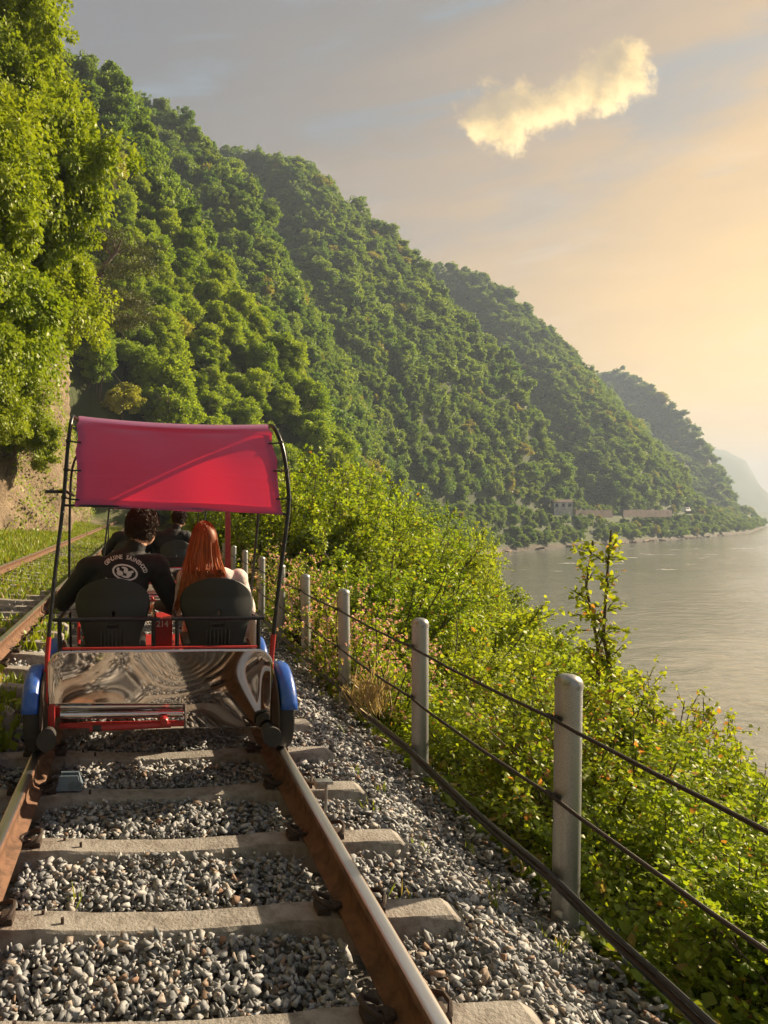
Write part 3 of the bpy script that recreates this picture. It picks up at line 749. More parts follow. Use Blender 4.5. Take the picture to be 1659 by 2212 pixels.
# open strip for the road and house on the far bank
road = (dsh > 15) & (dsh < 25) & (fy > 225) & (fy < 330)
keep &= ~road
low = fz < 1.6
hs = np.where(low, rng.uniform(.42, .72, len(fx)), rng.uniform(.58, 1.15, len(fx)) * np.where(rng.random(len(fx)) < .10, 1.35, 1.0))
infront = (px > 1170) & (px < 1530) & (dsh < 26) & (fy < 330) & (fz < 1.0)      # keep the far-bank road and house in sight
hs = np.where(infront, np.minimum(hs, (1.25 - fz) / 8.8), hs)
keep &= hs > .2
keep &= visible(fx, fy, fz + 8 * hs)
fx, fy, fz, hs, low = fx[keep], fy[keep], fz[keep], hs[keep], low[keep]
dist = np.hypot(fx, fy)
order = np.argsort(dist)
NIND = 290
print('forest trees', len(fx))
def is_slope(i): return fy[i] < 106 and fz[i] > -3
cnt = {}
for i in order[:NIND]:
    s = hs[i] * (1.0 if not is_slope(i) else 1.02)
    if is_slope(i):
        cmesh, lab, grp = SLOPE_CROWNS[int(i) % 3], 'yellow-green leafy tree on the steep slope above the side track\'s bend', 'trees on the slope where the track bends'
    elif low[i]:
        cmesh, lab, grp = HILL_CROWNS[int(i) % 6], 'low rounded green tree on the bank between hill and river', 'trees along the foot of the hill'
    else:
        cmesh, lab, grp = HILL_CROWNS[int(i) % 6], 'dark green deciduous tree on the near wooded hillside', 'trees on the wooded hillside'
    plant('deciduous_tree', lab, 'tree', grp, cmesh, HILL_TRUNKS[int(i) % 2], (fx[i], fy[i], fz[i] - .2), (rng.uniform(-.12, .12), rng.uniform(-.12, .12), rng.uniform(0, 6.28)), (s * rng.uniform(.9, 1.15), s * rng.uniform(.9, 1.15), s))
rest = order[NIND:]
fme = bpy.data.meshes.new('forest'); fme.vertices.add(len(rest))
fme.vertices.foreach_set('co', np.stack([fx[rest], fy[rest], fz[rest] - .3], -1).astype(np.float32).ravel())
def attr(me, nm, typ, data, key):
    a = me.attributes.new(nm, typ, 'POINT'); a.data.foreach_set(key, np.asarray(data).ravel())
attr(fme, 'pick', 'INT', rng.integers(0, 6, len(rest)).astype(np.int32), 'value')
attr(fme, 'turn', 'FLOAT_VECTOR', np.stack([rng.uniform(-.12, .12, len(rest)), rng.uniform(-.12, .12, len(rest)), rng.uniform(0, 6.28, len(rest))], -1).astype(np.float32), 'vector')
sx = hs[rest] * rng.uniform(.85, 1.2, len(rest)) * np.where(fy[rest] > 420, 1.35, np.where(fy[rest] > 240, 1.12, 1.0))
attr(fme, 'size', 'FLOAT_VECTOR', np.stack([sx, sx, hs[rest] * np.where(fy[rest] > 420, 1.15, 1.0)], -1).astype(np.float32), 'vector')
forest = kind(obj('forest', fme), 'stuff', 'dense green deciduous forest covering the ridges above the river', 'forest')
fsrc = []
for q in range(6):   # six ordinary trees of the hillside lend their crowns
    for o in bpy.data.objects:
        if o.data is HILL_CROWNS[q]: fsrc.append(o); break
gt = bpy.data.node_groups.new('forest', 'GeometryNodeTree')
gt.interface.new_socket('Geometry', in_out='INPUT', socket_type='NodeSocketGeometry'); gt.interface.new_socket('Geometry', in_out='OUTPUT', socket_type='NodeSocketGeometry')
gi, go = gt.nodes.new('NodeGroupInput'), gt.nodes.new('NodeGroupOutput')
jn = gt.nodes.new('GeometryNodeJoinGeometry')
for o in fsrc:
    oi = gt.nodes.new('GeometryNodeObjectInfo'); oi.inputs['Object'].default_value = o; oi.inputs['As Instance'].default_value = True; oi.transform_space = 'ORIGINAL'
    gt.links.new(oi.outputs['Geometry'], jn.inputs[0])
iop = gt.nodes.new('GeometryNodeInstanceOnPoints'); iop.inputs['Pick Instance'].default_value = True
def named(nm, typ):
    a = gt.nodes.new('GeometryNodeInputNamedAttribute'); a.data_type = typ; a.inputs[0].default_value = nm; return a.outputs[0]
mv = gt.nodes.new('GeometryNodeMeshToPoints'); gt.links.new(gi.outputs[0], mv.inputs[0])
gt.links.new(mv.outputs[0], iop.inputs['Points']); gt.links.new(jn.outputs[0], iop.inputs['Instance'])
gt.links.new(named('pick', 'INT'), iop.inputs['Instance Index']); gt.links.new(named('turn', 'FLOAT_VECTOR'), iop.inputs['Rotation']); gt.links.new(named('size', 'FLOAT_VECTOR'), iop.inputs['Scale'])
gt.links.new(iop.outputs[0], go.inputs[0])
md = forest.modifiers.new('forest', 'NODES'); md.node_group = gt

# trees hanging over the rock cutting
ct = 0
for y in np.arange(16, 90, 2.5):
    for s in np.arange(2.6 + 3.0 * max(0, (42 - y) / 42), 46, 2.5):
        yy = y + rng.uniform(-1.0, 1.0); ss = s + rng.uniform(-.9, .9)
        zz = .4 + .9 * ss; xx = float(toe(np.array(yy))) - .14 * ss + .3
        p_x, p_y = proj(xx + 1.4, yy, zz + 1.8)
        if p_x < -80 or p_y < -140 or p_x > 330: continue
        lim = np.interp(p_y, [0, 300, 500, 620, 700, 800, 900, 1100], [28, 60, 92, 80, 62, 70, 100, 120])
        if p_x > lim: continue
        k = rng.uniform(.95, 1.45) * (0.6 if ss < 5 else 1)
        plant('cliff_tree', 'sunlit yellow-green tree rooted in the rock cliff above the side track', 'tree', 'trees clinging to the rock cliff', CLIFF_CROWNS[ct % 4], CLIFF_TRUNK,
              (xx, yy, zz - .4), (rng.uniform(-.25, .25), rng.uniform(.15, .6), rng.uniform(-.6, .6)), (k, k, k * rng.uniform(.9, 1.2))); ct += 1
print('cliff trees', ct)

# ivy and weeds on the rock
msk = (fbm(CY_, CZ, 3.0, 61, 4) + (CZ - 2.5) * .06) > -.02
iy, ix = np.nonzero(msk & (CZ < 9)); sel = rng.integers(0, len(iy), 30000)
P = np.stack([CX[iy[sel], ix[sel]], CY_[iy[sel], ix[sel]], CZ[iy[sel], ix[sel]]], -1) + rng.normal(0, .16, (len(sel), 3)) + np.array([.10, 0, 0])
n = len(P); A = unit(n, rng) * .8 + np.array([.35, 0, -.5]); Nn = unit(n, rng) * .6 + np.array([.8, -.1, .5]); L = rng.uniform(.07, .17, n)
iv, it_ = leaf_geo(P, A, Nn, L, L * .45)
ivy = kind(obj('ivy', mesh_np('ivy', iv, T=it_), M['leaf_cliff']), 'stuff', 'yellow-green ivy and weeds creeping over the brown rock cliff', 'ivy')

# grass and weeds of the side track
def blades(P, h, r, wd=.006):
    n = len(P); A = unit(n, r) * .45 + np.array([0, 0, 1.0]); Nn = unit(n, r); return leaf_geo(P, A, Nn, h, np.full(n, wd) * (h / .12), fold=.1)
n = 52000
x = rng.uniform(-5.6, -.95, n); y = 4.5 + 50 * rng.random(n) ** 1.7
dn = fbm(x, y, 1.6, 71, 3) + .34 * np.clip((y - 8) / 6, 0, 1) + .12 * (x < -3.1)
kp = (dn > -.02); x, y = x[kp], y[kp]
z = height(x, y) + .02
n = len(x); P = np.stack([x, y, z], -1)
g1 = blades(P, rng.uniform(.05, .20, n) * (1 + .4 * (x < -3.2)), rng, .011)
P2 = P[rng.integers(0, n, 22000)] + rng.normal(0, .05, (22000, 3)) + np.array([0, 0, .06]); n2 = len(P2)
L = rng.uniform(.035, .09, n2); g2 = leaf_geo(P2, unit(n2, rng) + np.array([0, 0, .3]), unit(n2, rng) * .5 + np.array([0, 0, 1]), L, L * .45)
# sprouts in the ballast shoulder
PS = []
for (qx, qy) in [(905, 1870), (1065, 1960), (1020, 1800), (880, 1990), (770, 1700), (830, 1730), (980, 1700), (1075, 1900), (735, 1575), (160, 2015), (1210, 2010), (1180, 1990), (700, 1480), (660, 1590), (800, 1790)]:
    d = ray(qx, qy); k = (-.16 - CAMZ) / d[2]; PS.append((d[0] * k, d[1] * k, -.16))
PS = np.array(PS); P3 = np.repeat(PS, 9, 0) + rng.normal(0, .022, (len(PS) * 9, 3)) * np.array([1, 1, .3])
P3[:, 2] = bed(P3[:, 0], P3[:, 1]) - .01
g3 = blades(P3, rng.uniform(.035, .10, len(P3)), rng, .006)
# strip of weeds between the ballast shoulder and the fence
n4 = 7000; y4 = 1.6 + 18 * rng.random(n4) ** 1.5; x4 = 2.02 + rng.exponential(.25, n4); k4 = x4 < 3.2; x4, y4 = x4[k4], y4[k4]
P4 = np.stack([x4, y4, np.maximum(bed(x4, y4), height(x4, y4)) + rng.uniform(0, .10, len(x4))], -1); n4 = len(P4)
L = rng.uniform(.03, .085, n4); g4 = leaf_geo(P4, unit(n4, rng) + np.array([0, 0, .35]), unit(n4, rng) * .6 + np.array([0, 0, 1]), L, L * .45)
gv, gt_ = join([g1, g2, g3, g4])
kind(obj('grass', mesh_np('grass', gv, T=gt_), M['grass']), 'stuff', 'bright green grass and weeds between the side track rails and along the fence', 'grass')

# ------------------------------------------------------------------ fence
posts = []
for q in [1222, 907, 745, 661, 607, 565, 529, 504, 484, 467, 453, 441]:
    d = ray(q, YH); posts.append((2.0, 2.0 * d[1] / d[0]))
PTOP = atY(1222, 1465, posts[0][1]).z
pm = MB().lathe([(.058, -.5), (.058, PTOP + .2 - .03)], 'Z').mesh('tube'); pm.materials.append(M['galv'])
capm = MB().lathe([(.0605, 0), (.0605, .022), (.057, .038), (.046, .052), (.028, .061), (.004, .064)], 'Z').mesh('cap'); capm.materials.append(M['galv_cap'])
def ring_clip():
    mb = MB(); mb.lathe([(.0615, -.012), (.0615, .012)], 'Z', seg=20); mb.box((-.066, -.03, 0), (.02, .035, .03), bev=.004); mb.tube([(-.07, -.05, 0), (-.075, 0, 0), (-.07, .04, 0)], .012, 6)
    mb.tube([(-.085, -.02, .02), (-.085, -.02, -.04)], .006, 5)
    return mb.mesh('cable_clip')
RCM = MB().box((-.062, -.02, 0), (.016, .04, .022), bev=.004).tube([(-.078, -.035, 0), (-.078, .035, 0)], .011, 7).tube([(-.088, -.01, .012), (-.088, -.012, -.03)], .005, 5).mesh('cable_clip'); RCM.materials.append(M['wire'])
CABZ = [atY(1222, y, posts[0][1]).z for y in (1549, 1716, 1893)]
for i, (x, y) in enumerate(posts):
    e = thing('fence_post', 'galvanised round fence post with domed cap carrying the cables beside the ballast', 'fence post', (x, y, -.2), (random.uniform(-.02, .02), random.uniform(-.02, .02), random.uniform(-.2, .2)), 'posts of the cable fence')
    obj('tube', pm, parent=e); obj('cap', capm, parent=e, loc=(0, 0, PTOP + .2 - .045))
    if i < 7:
        for z in CABZ[:2]: obj('cable_clip', RCM, parent=e, loc=(0, 0, z + .2))
def cable_path(z, dx, sag, r):
    pts = []
    ys = [posts[0][1] - 1.75 * k for k in (2, 1)] + [p[1] for p in posts]
    for i in range(len(ys) - 1):
        for k in range(8):
            t = k / 8; pts.append((2.0 + dx + r.uniform(-.004, .004), ys[i] + (ys[i + 1] - ys[i]) * t, z - sag * 4 * t * (1 - t)))
    return pts
rr = random.Random(3)
tag(obj('fence_cable', MB().tube(cable_path(CABZ[0], -.078, .012, rr), .0095, 8), M['wire']), 'twisted dark steel cable along the tops of the fence posts', 'cable', 'cables of the fence')
tag(obj('fence_cable', MB().tube(cable_path(CABZ[1], -.078, .016, rr), .0095, 8), M['wire']), 'twisted dark steel cable at mid-height of the fence posts', 'cable', 'cables of the fence')
tag(obj('power_cable', MB().tube(cable_path(CABZ[2], -.082, .03, rr), .020, 10), M['conduit']), 'thick glossy black cable slung low along the fence posts', 'cable', 'cables of the fence')
tag(obj('power_cable', MB().tube(cable_path(CABZ[2] + .032, -.092, .022, rr), .012, 8), M['conduit']), 'thinner black cable tied on top of the thick black cable', 'cable', 'cables of the fence')

# ------------------------------------------------------------------ shrubs of the river bank
def shrub(seed, H, Rr, nstem, ntw, nl, ls, up=.55, pointed=True, flower=0, spread=1.0):
    r = np.random.default_rng(seed); st = MB(); P, A = [], []; tips = []; TW = []
    for s in range(nstem):
        a = r.uniform(0, 6.28); sp = r.uniform(.15, 1.0); hh = H * r.uniform(.62, 1.0) * (1 - .35 * sp * up)
        end = np.array([math.cos(a) * Rr * sp * spread, math.sin(a) * Rr * sp * spread, hh]); bend = np.array([math.cos(a), math.sin(a), -.3]) * r.uniform(-.1, .15) * Rr
        pts = [np.array([0, 0, -.1]) * (1 - t) + end * t + bend * math.sin(math.pi * t) + r.normal(0, .012 * H, 3) * (0 < t < 1) for t in np.linspace(0, 1, 7)]
        st.tube(pts, list(np.linspace(.010 * H, .0025 * H, 7)), 5)
        for k in range(ntw):
            t = r.uniform(.22, 1.0); i = min(int(t * 6), 5); b = pts[i] + (pts[i + 1] - pts[i]) * (t * 6 - i)
            dirn = unit(1, r)[0] + np.array([math.cos(a), math.sin(a), .0]) * .5 + np.array([0, 0, .45]); dirn /= np.linalg.norm(dirn)
            ln = Rr * r.uniform(.18, .42) * (1.2 - .5 * t)
            e = b + dirn * ln; TW.append((b, dirn, ln))
            tips.append(e)
            q = np.linspace(.12, 1.05, nl)[:, None]
            P.append(b + dirn * ln * q + r.normal(0, ls * .35, (nl, 3)))
            A.append(dirn * .6 + unit(nl, r) * .95 + np.array([0, 0, -.12]))
    P = np.concatenate(P); A = np.concatenate(A); n = len(P)
    Nn = np.array([0, 0, 1.0]) + unit(n, r) * .75 + A * 0
    L = ls * r.uniform(.6, 1.3, n)
    V, T = leaf_geo(P, A, Nn, L, L * .36, .22, pointed)
    lm = mesh_np('leaves', V, T=T)
    fm = None
    if flower:
        tips = np.array(tips); c = tips[r.integers(0, len(tips), flower)] + r.normal(0, ls * .9, (flower, 3))
        Pf = np.repeat(c, 5, 0); Af = unit(len(Pf), r) + np.array([0, 0, .3]); Lf = np.full(len(Pf), .027) * r.uniform(.8, 1.3, len(Pf))
        Vf, Tf = leaf_geo(Pf, Af, unit(len(Pf), r) * .6 + np.array([0, 0, 1]), Lf, Lf * .5); fm = mesh_np('blossom', Vf, T=Tf); fm.materials.append(M['blossom'])
    tb, td, tl_ = np.array([q[0] for q in TW]), np.array([q[1] for q in TW]), np.array([q[2] for q in TW])
    for nrm in ((0, 0, 1.0), (.7, .7, .1)):
        V, T = leaf_geo(tb, td, np.tile(np.array(nrm), (len(tb), 1)), tl_, np.full(len(tb), .0026 * H), .02); st.add(V.tolist(), T.tolist())
    sm = st.mesh('stems'); sm.materials.append(M['bark'])
    return lm, sm, fm
SMALL = [shrub(500 + i, 1.3, .85, 15, 19, 17, .044) for i in range(3)]
for k, (l, _, _) in enumerate(SMALL): l.materials.append(M['leaf_red'] if k == 2 else M['leaf_bank'])
BIG = [shrub(520 + i, 3.4, 1.7, 24, 28, 20, .078, up=.4) for i in range(3)]
for l, _, _ in BIG: l.materials.append(M['leaf_bank'])
FLOW = shrub(540, 1.5, .8, 14, 16, 10, .042, flower=380); FLOW[0].materials.append(M['leaf_bank'])
SLIM = shrub(563, 2.7, .62, 2, 58, 12, .052, up=.1, spread=.22); SLIM[0].materials.append(M['leaf_red'])
SKP = [(560, 1010), (640, 985), (700, 972), (760, 968), (800, 1030), (870, 1078), (960, 1103), (1000, 1125), (1060, 1152), (1100, 1185), (1130, 1290), (1200, 1368), (1300, 1405), (1440, 1445), (1490, 1560), (1560, 1590), (1620, 1605), (1660, 1720), (1800, 1800)]
def sky_y(q): return np.interp(q, [p[0] for p in SKP], [p[1] for p in SKP])
HCACHE = {}
def add_shrub(src, label, grp, x, y, h, name='leafy_shrub', wid=1.0):
    H0 = max(v.co.z for v in src[0].vertices) * .97 if src[0].name not in HCACHE else HCACHE[src[0].name]; HCACHE[src[0].name] = H0
    z = float(height(np.array([x]), np.array([y]))[0]); k = h / H0
    e = thing(name, label, 'shrub', (x, y, z - .05), (rng.uniform(-.12, .12), rng.uniform(-.12, .12), rng.uniform(0, 6.28)), grp)
    e.scale = (k * wid, k * wid, k)
    obj('leaves', src[0], parent=e); obj('stems', src[1], parent=e)
    if src[2]: obj('blossom', src[2], parent=e)
    return e
FPIX = ((690, 1290, 7.4), (640, 1235, 9.8), (725, 1380, 6.1), (690, 1250, 9.0), (600, 1185, 13), (760, 1325, 7.2))
FSPOT = [(max(atY(a, b, c).x, 2.3), c) for a, b, c in FPIX]
ns = 0
def top_room(x, y, rad):
    z = float(height(np.array([x]), np.array([y]))[0]); qx, _ = proj(x, y, z); dd = F * rad / max(y, .5)
    yc = y * CYW + x * SYW; zt = lambda q: CAMZ + (YH - sky_y(q)) / F * yc - z
    return min(zt(qx + dd * .35), zt(qx), zt(qx - dd * .3), zt(qx + dd * 1.15) / .55), qx, z
for (y0, y1, x0, x1, sp, hmax, srcs, grp, lab) in (
        (1.5, 6.0, 2.62, 8.0, .46, 1.2, SMALL, 'low shrubs just beyond the cable fence', 'bright yellow-green leafy shrub just beyond the cable fence posts'),
        (6.0, 14.0, 2.75, 14.0, .95, 2.2, SMALL + BIG[:1], 'shrubs on the slope below the fence', 'yellow-green shrub on the grassy slope between fence and river'),
        (14.0, 34.0, 3.0, 26.0, 1.75, 4.2, BIG, 'bushy young trees on the river bank', 'bushy bright green young tree on the river bank below the track'),
        (34.0, 84.0, 4.0, 34.0, 3.2, 6.5, BIG, 'trees on the bank where the track bends', 'leafy green tree on the bank below the track\'s bend')):
    for x, y in zip(*scatter(x0, x1, y0, y1, sp, rng)):
        if any((x - a) ** 2 + (y - b) ** 2 < (.75 + .03 * y) ** 2 for a, b in FSPOT): continue
        room, qx, z = top_room(x, y, .62 * hmax)
        if qx > 1950 or qx < 380 or z < WATER + .6 or x > shore(y) - 1.5: continue
        h = min(hmax * rng.uniform(.65, 1.05), room * rng.uniform(.88, 1.0))
        if h < .38: continue
        if proj(x, y, z + h)[1] > 2330: continue
        src = srcs[rng.integers(len(srcs))]
        if y < 14 and h < 1.0 and src not in SMALL: src = SMALL[0]
        add_shrub(src, lab, grp, x, y, h, 'leafy_shrub' if hmax < 3 else 'young_tree', 1.15); ns += 1
# shrubs that make the skyline of the bank
for (qx, qy, Y, wd) in ((720, 962, 20, .9), (660, 1000, 17, 1.0), (780, 1010, 22, .8), (930, 1098, 17, .6), (870, 1082, 19, .8), (1035, 1160, 18, .42), (985, 1125, 19, .55), (1085, 1290, 12, .5), (1165, 1365, 9.5, .6), (1250, 1395, 8.0, .6), (1425, 1440, 7.0, .8), (1540, 1588, 5.6, .9), (1600, 1600, 5.8, .8)):
    p = atY(qx, qy, Y); z = float(height(np.array([p.x]), np.array([Y]))[0])
    add_shrub(BIG[ns % 3] if Y > 8 else SMALL[ns % 3], 'tall bright green bushy tree standing out above the bank shrubs by the river', 'tall bushes of the river bank', p.x, Y, max(.6, p.z - z), 'young_tree', wd); ns += 1
p = atY(1345, 1168, 5.6); z = float(height(np.array([p.x]), np.array([5.6]))[0])
e = add_shrub(SLIM, 'slender dark-stemmed sapling with reddish leaf tips rising alone in front of the water', None, p.x - .12, 5.6, p.z - z, 'sapling', 1.0); e['category'] = 'sapling'; e.rotation_euler = (0, .05, 1.0)
for (qx, qy, Y) in FPIX:
    p = atY(qx, qy, Y); x = max(p.x, 2.3); z = float(height(np.array([x]), np.array([Y]))[0])
    add_shrub(FLOW, 'shrub with small pink blossoms growing beside the fence posts', 'pink flowering shrubs along the fence', x, Y, max(.8, p.z - z + .25), 'flowering_shrub', 1.0); ns += 1
print('shrubs', ns)
# undergrowth between the shrubs
n = 80000; y = 1.4 + 16 * rng.random(n) ** 1.6; x = 2.25 + rng.exponential(2.2, n); k_ = (x < 12); x, y = x[k_], y[k_]; n = len(x)
P = np.stack([x, y, height(x, y) + rng.random(n) ** 1.8 * .45 * np.clip((x - 2.05) / .5, .25, 1)], -1); L = rng.uniform(.022, .048, n) * np.where(y > 5, 1.5, 1)
uv_, ut_ = leaf_geo(P, unit(n, rng) + np.array([0, 0, .2]), unit(n, rng) * .6 + np.array([0, 0, 1]), L, L * .36, .25, True)
kind(obj('undergrowth', mesh_np('undergrowth', uv_, T=ut_), M['leaf_bank']), 'stuff', 'low green undergrowth covering the bank below the fence', 'undergrowth')
# plume of dry grass
p = atY(790, 1490, 5.3); nb = 200
B0 = np.tile(np.array([p.x + .05, 5.3, p.z - .12]), (nb, 1)) + rng.normal(0, .07, (nb, 3)); A0 = unit(nb, rng) * .7 + np.array([-.1, 0, 1.0]); L0 = rng.uniform(.10, .26, nb)
v1, t1 = leaf_geo(B0, A0, unit(nb, rng), L0, np.full(nb, .006), .1)
tag(obj('dry_grass_tuft', mesh_np('dry_grass_tuft', v1, T=t1), M['straw']), 'pale straw-coloured tuft of dry grass between two fence posts', 'grass tuft')
# bare branches in the scrub
def branch(pts, r0): return MB().tube(pts, list(np.linspace(r0, r0 * .25, len(pts))), 6)
for (a, b) in (((1659, 1940), (1330, 1990)), ((1659, 1830), (1420, 1905)), ((1500, 2010), (1390, 1700)), ((1600, 2060), (1480, 1790))):
    p0, p1 = atY(*a, 4.3), atY(*b, 3.7); mid = (p0 + p1) / 2 + Vector((0, 0, .06))
    mb = branch([p0, (p0 + mid) / 2 + Vector((.02, 0, .02)), mid, (mid + p1) / 2 + Vector((0, .03, .03)), p1], .011)
    q = (mid + p1) / 2; mb.tube([mid, mid + Vector((-.1, -.05, .16)), mid + Vector((-.13, -.08, .3))], [.007, .005, .002], 5)
    tag(obj('bare_branch', mb, M['bark']), 'thin bare grey branch lying across the green bank shrubs', 'branch', 'bare branches in the bank scrub')

# twisted pine on the cliff edge
def pine():
    e = thing('pine_tree', 'dark twisted pine with flat needle layers leaning out of the cliff trees', 'pine tree')
    b = atY(165, 690, 58); pts = [atY(120, 760, 58), b, atY(205, 625, 58), atY(225, 575, 58), atY(250, 545, 58), atY(262, 520, 58)]
    o = pts[0].copy(); e.location = o; mb = MB().tube([p - o for p in pts], [.42, .36, .3, .24, .17, .07], 8)
    tufts = []
    for (qx, qy, bx, by) in ((210, 525, 240, 550), (240, 515, 250, 545), (285, 545, 250, 548), (295, 580, 228, 575), (230, 590, 225, 578), (250, 640, 205, 625), (285, 655, 205, 625), (215, 680, 165, 690), (290, 690, 180, 670), (250, 700, 165, 690), (190, 640, 200, 625)):
        t = atY(qx, qy, 58 + random.uniform(-1.5, 1.5)) - o; s = atY(bx, by, 58) - o
        mb.tube([s, (s + t) / 2 + Vector((0, 0, .25)), t], [.12, .08, .03], 5); tufts.append(t)
    obj('trunk', mb, M['bark'], parent=e)
    parts = []
    for t in tufts:
        n = 1100; c = np.array(t); P = c + rng.normal(0, 1, (n, 3)) * np.array([.95, .95, .20]); A = unit(n, rng) + np.array([0, 0, .5]); L = rng.uniform(.16, .34, n)
        parts.append(leaf_geo(P, A, unit(n, rng), L, L * .16))
    v_, t_ = join(parts); obj('crown', mesh_np('crown', v_, T=t_), M['needle'], parent=e)
pine()

# ------------------------------------------------------------------ far bank
def far_house():
    p = atY(1213, 1103, 247); e = thing('farm_house', 'small pale grey house with brown roof across the river', 'house', (p.x, 247, p.z), (0, 0, -.35))
    h = MB().box((0, 0, .4), (6.4, 5.0, 6.0)).mesh('wall'); obj('wall', h, mat('house_wall', (0.60, 0.57, 0.53), .9, var=(1.2, (0.30, 0.27, 0.24), .4, .7)), e)
    obj('roof', MB().add([(-3.5, -2.9, 3.35), (3.5, -2.9, 3.35), (3.5, 2.9, 3.35), (-3.5, 2.9, 3.35), (-3.4, 0, 4.3), (3.4, 0, 4.3)], [(0, 1, 5, 4), (2, 3, 4, 5), (0, 4, 3), (1, 2, 5), (3, 2, 1, 0)]).mesh('roof', smooth=False), mat('house_roof', (0.16, 0.10, 0.085), .9), e)
    gm = mat('house_glass', (0.03, 0.035, 0.04), .2)
    for x in (-2.2, 0, 2.2):
        wv = obj('window', MB().box((x, -2.53, 2.1), (1.0, .06, 1.3)), gm, e); obj('sill', MB().box((x, -2.58, 1.40), (1.4, .12, .1)), M['concrete'], wv)
far_house()
mw = mat('old_wall', (0.13, 0.085, 0.06), .95, var=(.8, (0.08, 0.065, 0.05), .4, .7))
for (a, b, ya, yb) in ((1242, 1322, 251, 263), (1345, 1450, 268, 288)):
    p0, p1 = atY(a, 1101, ya), atY(b, 1102, yb); mb = MB(); k = 8
    for i in range(k):
        q0, q1 = p0.lerp(p1, i / k), p0.lerp(p1, (i + 1) / k); c = (q0 + q1) / 2; d = q1 - q0
        mb.box((c.x, c.y, c.z - 1.6 + random.uniform(-.15, .15)), (d.length + .02 * i, .5, 3.2), Matrix.Rotation(math.atan2(d.y, d.x), 3, 'Z'))
    tag(obj('retaining_wall', mb, mw), 'low rust-brown roadside wall %s' % ('next to the pale house across the river' if a < 1300 else 'leading to the white van across the river'), 'wall')['kind'] = 'thing'
def far_van():
    p = atY(1482, 1103, 300); e = thing('white_van', 'white van on the road across the river', 'van', (p.x, 300, p.z - .6), (0, 0, .5))
    b = MB().add([(-2.6, -1, .4), (2.6, -1, .4), (2.6, -1, 1.2), (1.7, -1, 1.35), (1.0, -1, 2.2), (-2.6, -1, 2.2)] + [(-2.6, 1, .4), (2.6, 1, .4), (2.6, 1, 1.2), (1.7, 1, 1.35), (1.0, 1, 2.2), (-2.6, 1, 2.2)],
                 [(0, 1, 2, 3, 4, 5), (11, 10, 9, 8, 7, 6), (0, 6, 7, 1), (1, 7, 8, 2), (2, 8, 9, 3), (3, 9, 10, 4), (4, 10, 11, 5), (5, 11, 6, 0)])
    obj('body', b.mesh('body', smooth=False), M['white'], e)
    gm = bpy.data.materials['house_glass']
    for x in (-1.6, -.2): obj('window', MB().box((x, -1.02, 1.75), (1.1, .05, .6)), gm, e)
    for x in (-1.6, 1.6):
        for y in (-.95, .95): obj('wheel', MB().lathe([(.3, y - .1), (.36, y - .08), (.36, y + .08), (.3, y + .1)], 'Y', (x, 0, .36)), M['rubber'], e)
far_van()
ROCKM = []
for k in range(4):
    v, f = SV[k]; me = mesh_np('shore_rock', v, T=f); me.materials.append(M['rock']); ROCKM.append(me)
for i in range(55):
    y = float(rng.uniform(150, 330)); x = float(shore(np.array(y))) + rng.uniform(-2.0, .8)
    if proj(x, y, WATER)[0] > 1700: continue
    s = rng.uniform(.6, 2.4)
    tag(obj('shore_rock', ROCKM[i % 4], loc=(x, y, WATER + .1 * s), rot=(rng.uniform(-.3, .3), rng.uniform(-.3, .3), rng.uniform(0, 6))), 'weathered brown boulder at the water\'s edge of the far bank', 'rock', 'boulders along the far bank')
for o in C.objects:
    if o.name.startswith('shore_rock'): k = random.uniform(.6, 2.2); o.scale = (k * 1.6, k, k * .7)

# ------------------------------------------------------------------ small lineside things
p = atY(150, 1695, 3.9)
mb = MB().add([(-.075, -.06, 0), (.075, -.06, 0), (.075, .06, 0), (-.075, .06, 0), (-.052, -.035, .075), (.052, -.035, .075), (.052, .045, .075), (-.052, .045, .075)], [(0, 1, 5, 4), (1, 2, 6, 5), (2, 3, 7, 6), (3, 0, 4, 7), (4, 5, 6, 7), (3, 2, 1, 0)])
e = thing('track_sensor', 'small blue-grey tapered box bolted beside the rail on a sleeper', 'sensor box', (p.x, 3.9, .012))
bm_ = mb.mesh('housing', smooth=False); obj('housing', bm_, M['greybox'], e)
for sx_ in (-.055, .055): obj('foot', MB().tube([(sx_, -.03, -.04), (sx_, -.03, .01)], .008, 6), M['galv'], e)
p = atY(703, 1762, 3.62)
e = thing('cable_bracket', 'small grey metal bracket on a rod beside the rail', 'bracket', (p.x, 3.62, -.09))
obj('rod', MB().tube([(0, 0, -.05), (.004, 0, .20)], .009, 8), M['galv'], e)
obj('plate', MB().box((-.012, .0, .215), (.10, .05, .018), bev=.004).box((-.035, .0, .195), (.05, .04, .03), bev=.004), M['galv_cap'], e)
q0, q1 = Vector((.90, 4.35, .02)), Vector((p.x - .05, 3.64, .10))
tag(obj('signal_cable', MB().tube([q0, q0.lerp(q1, .3) + Vector((.02, 0, -.05)), q0.lerp(q1, .6) + Vector((.01, 0, -.05)), q0.lerp(q1, .85) + Vector((0, 0, -.02)), q1], .009, 7), M['conduit']), 'thin black cable running from under the cart to the small bracket', 'cable')
p = atY(492, 1128, 13.0); e = thing('red_marker_post', 'narrow red marker board on a stake beside the fence', 'post', (p.x, 13.0, -.2))
obj('board', MB().box((0, 0, .95), (.105, .03, 1.9), bev=.006), M['red'], e); obj('stake', MB().tube([(.0, .03, -.2), (0, .03, 1.4)], .025, 8), M['galv'], e)

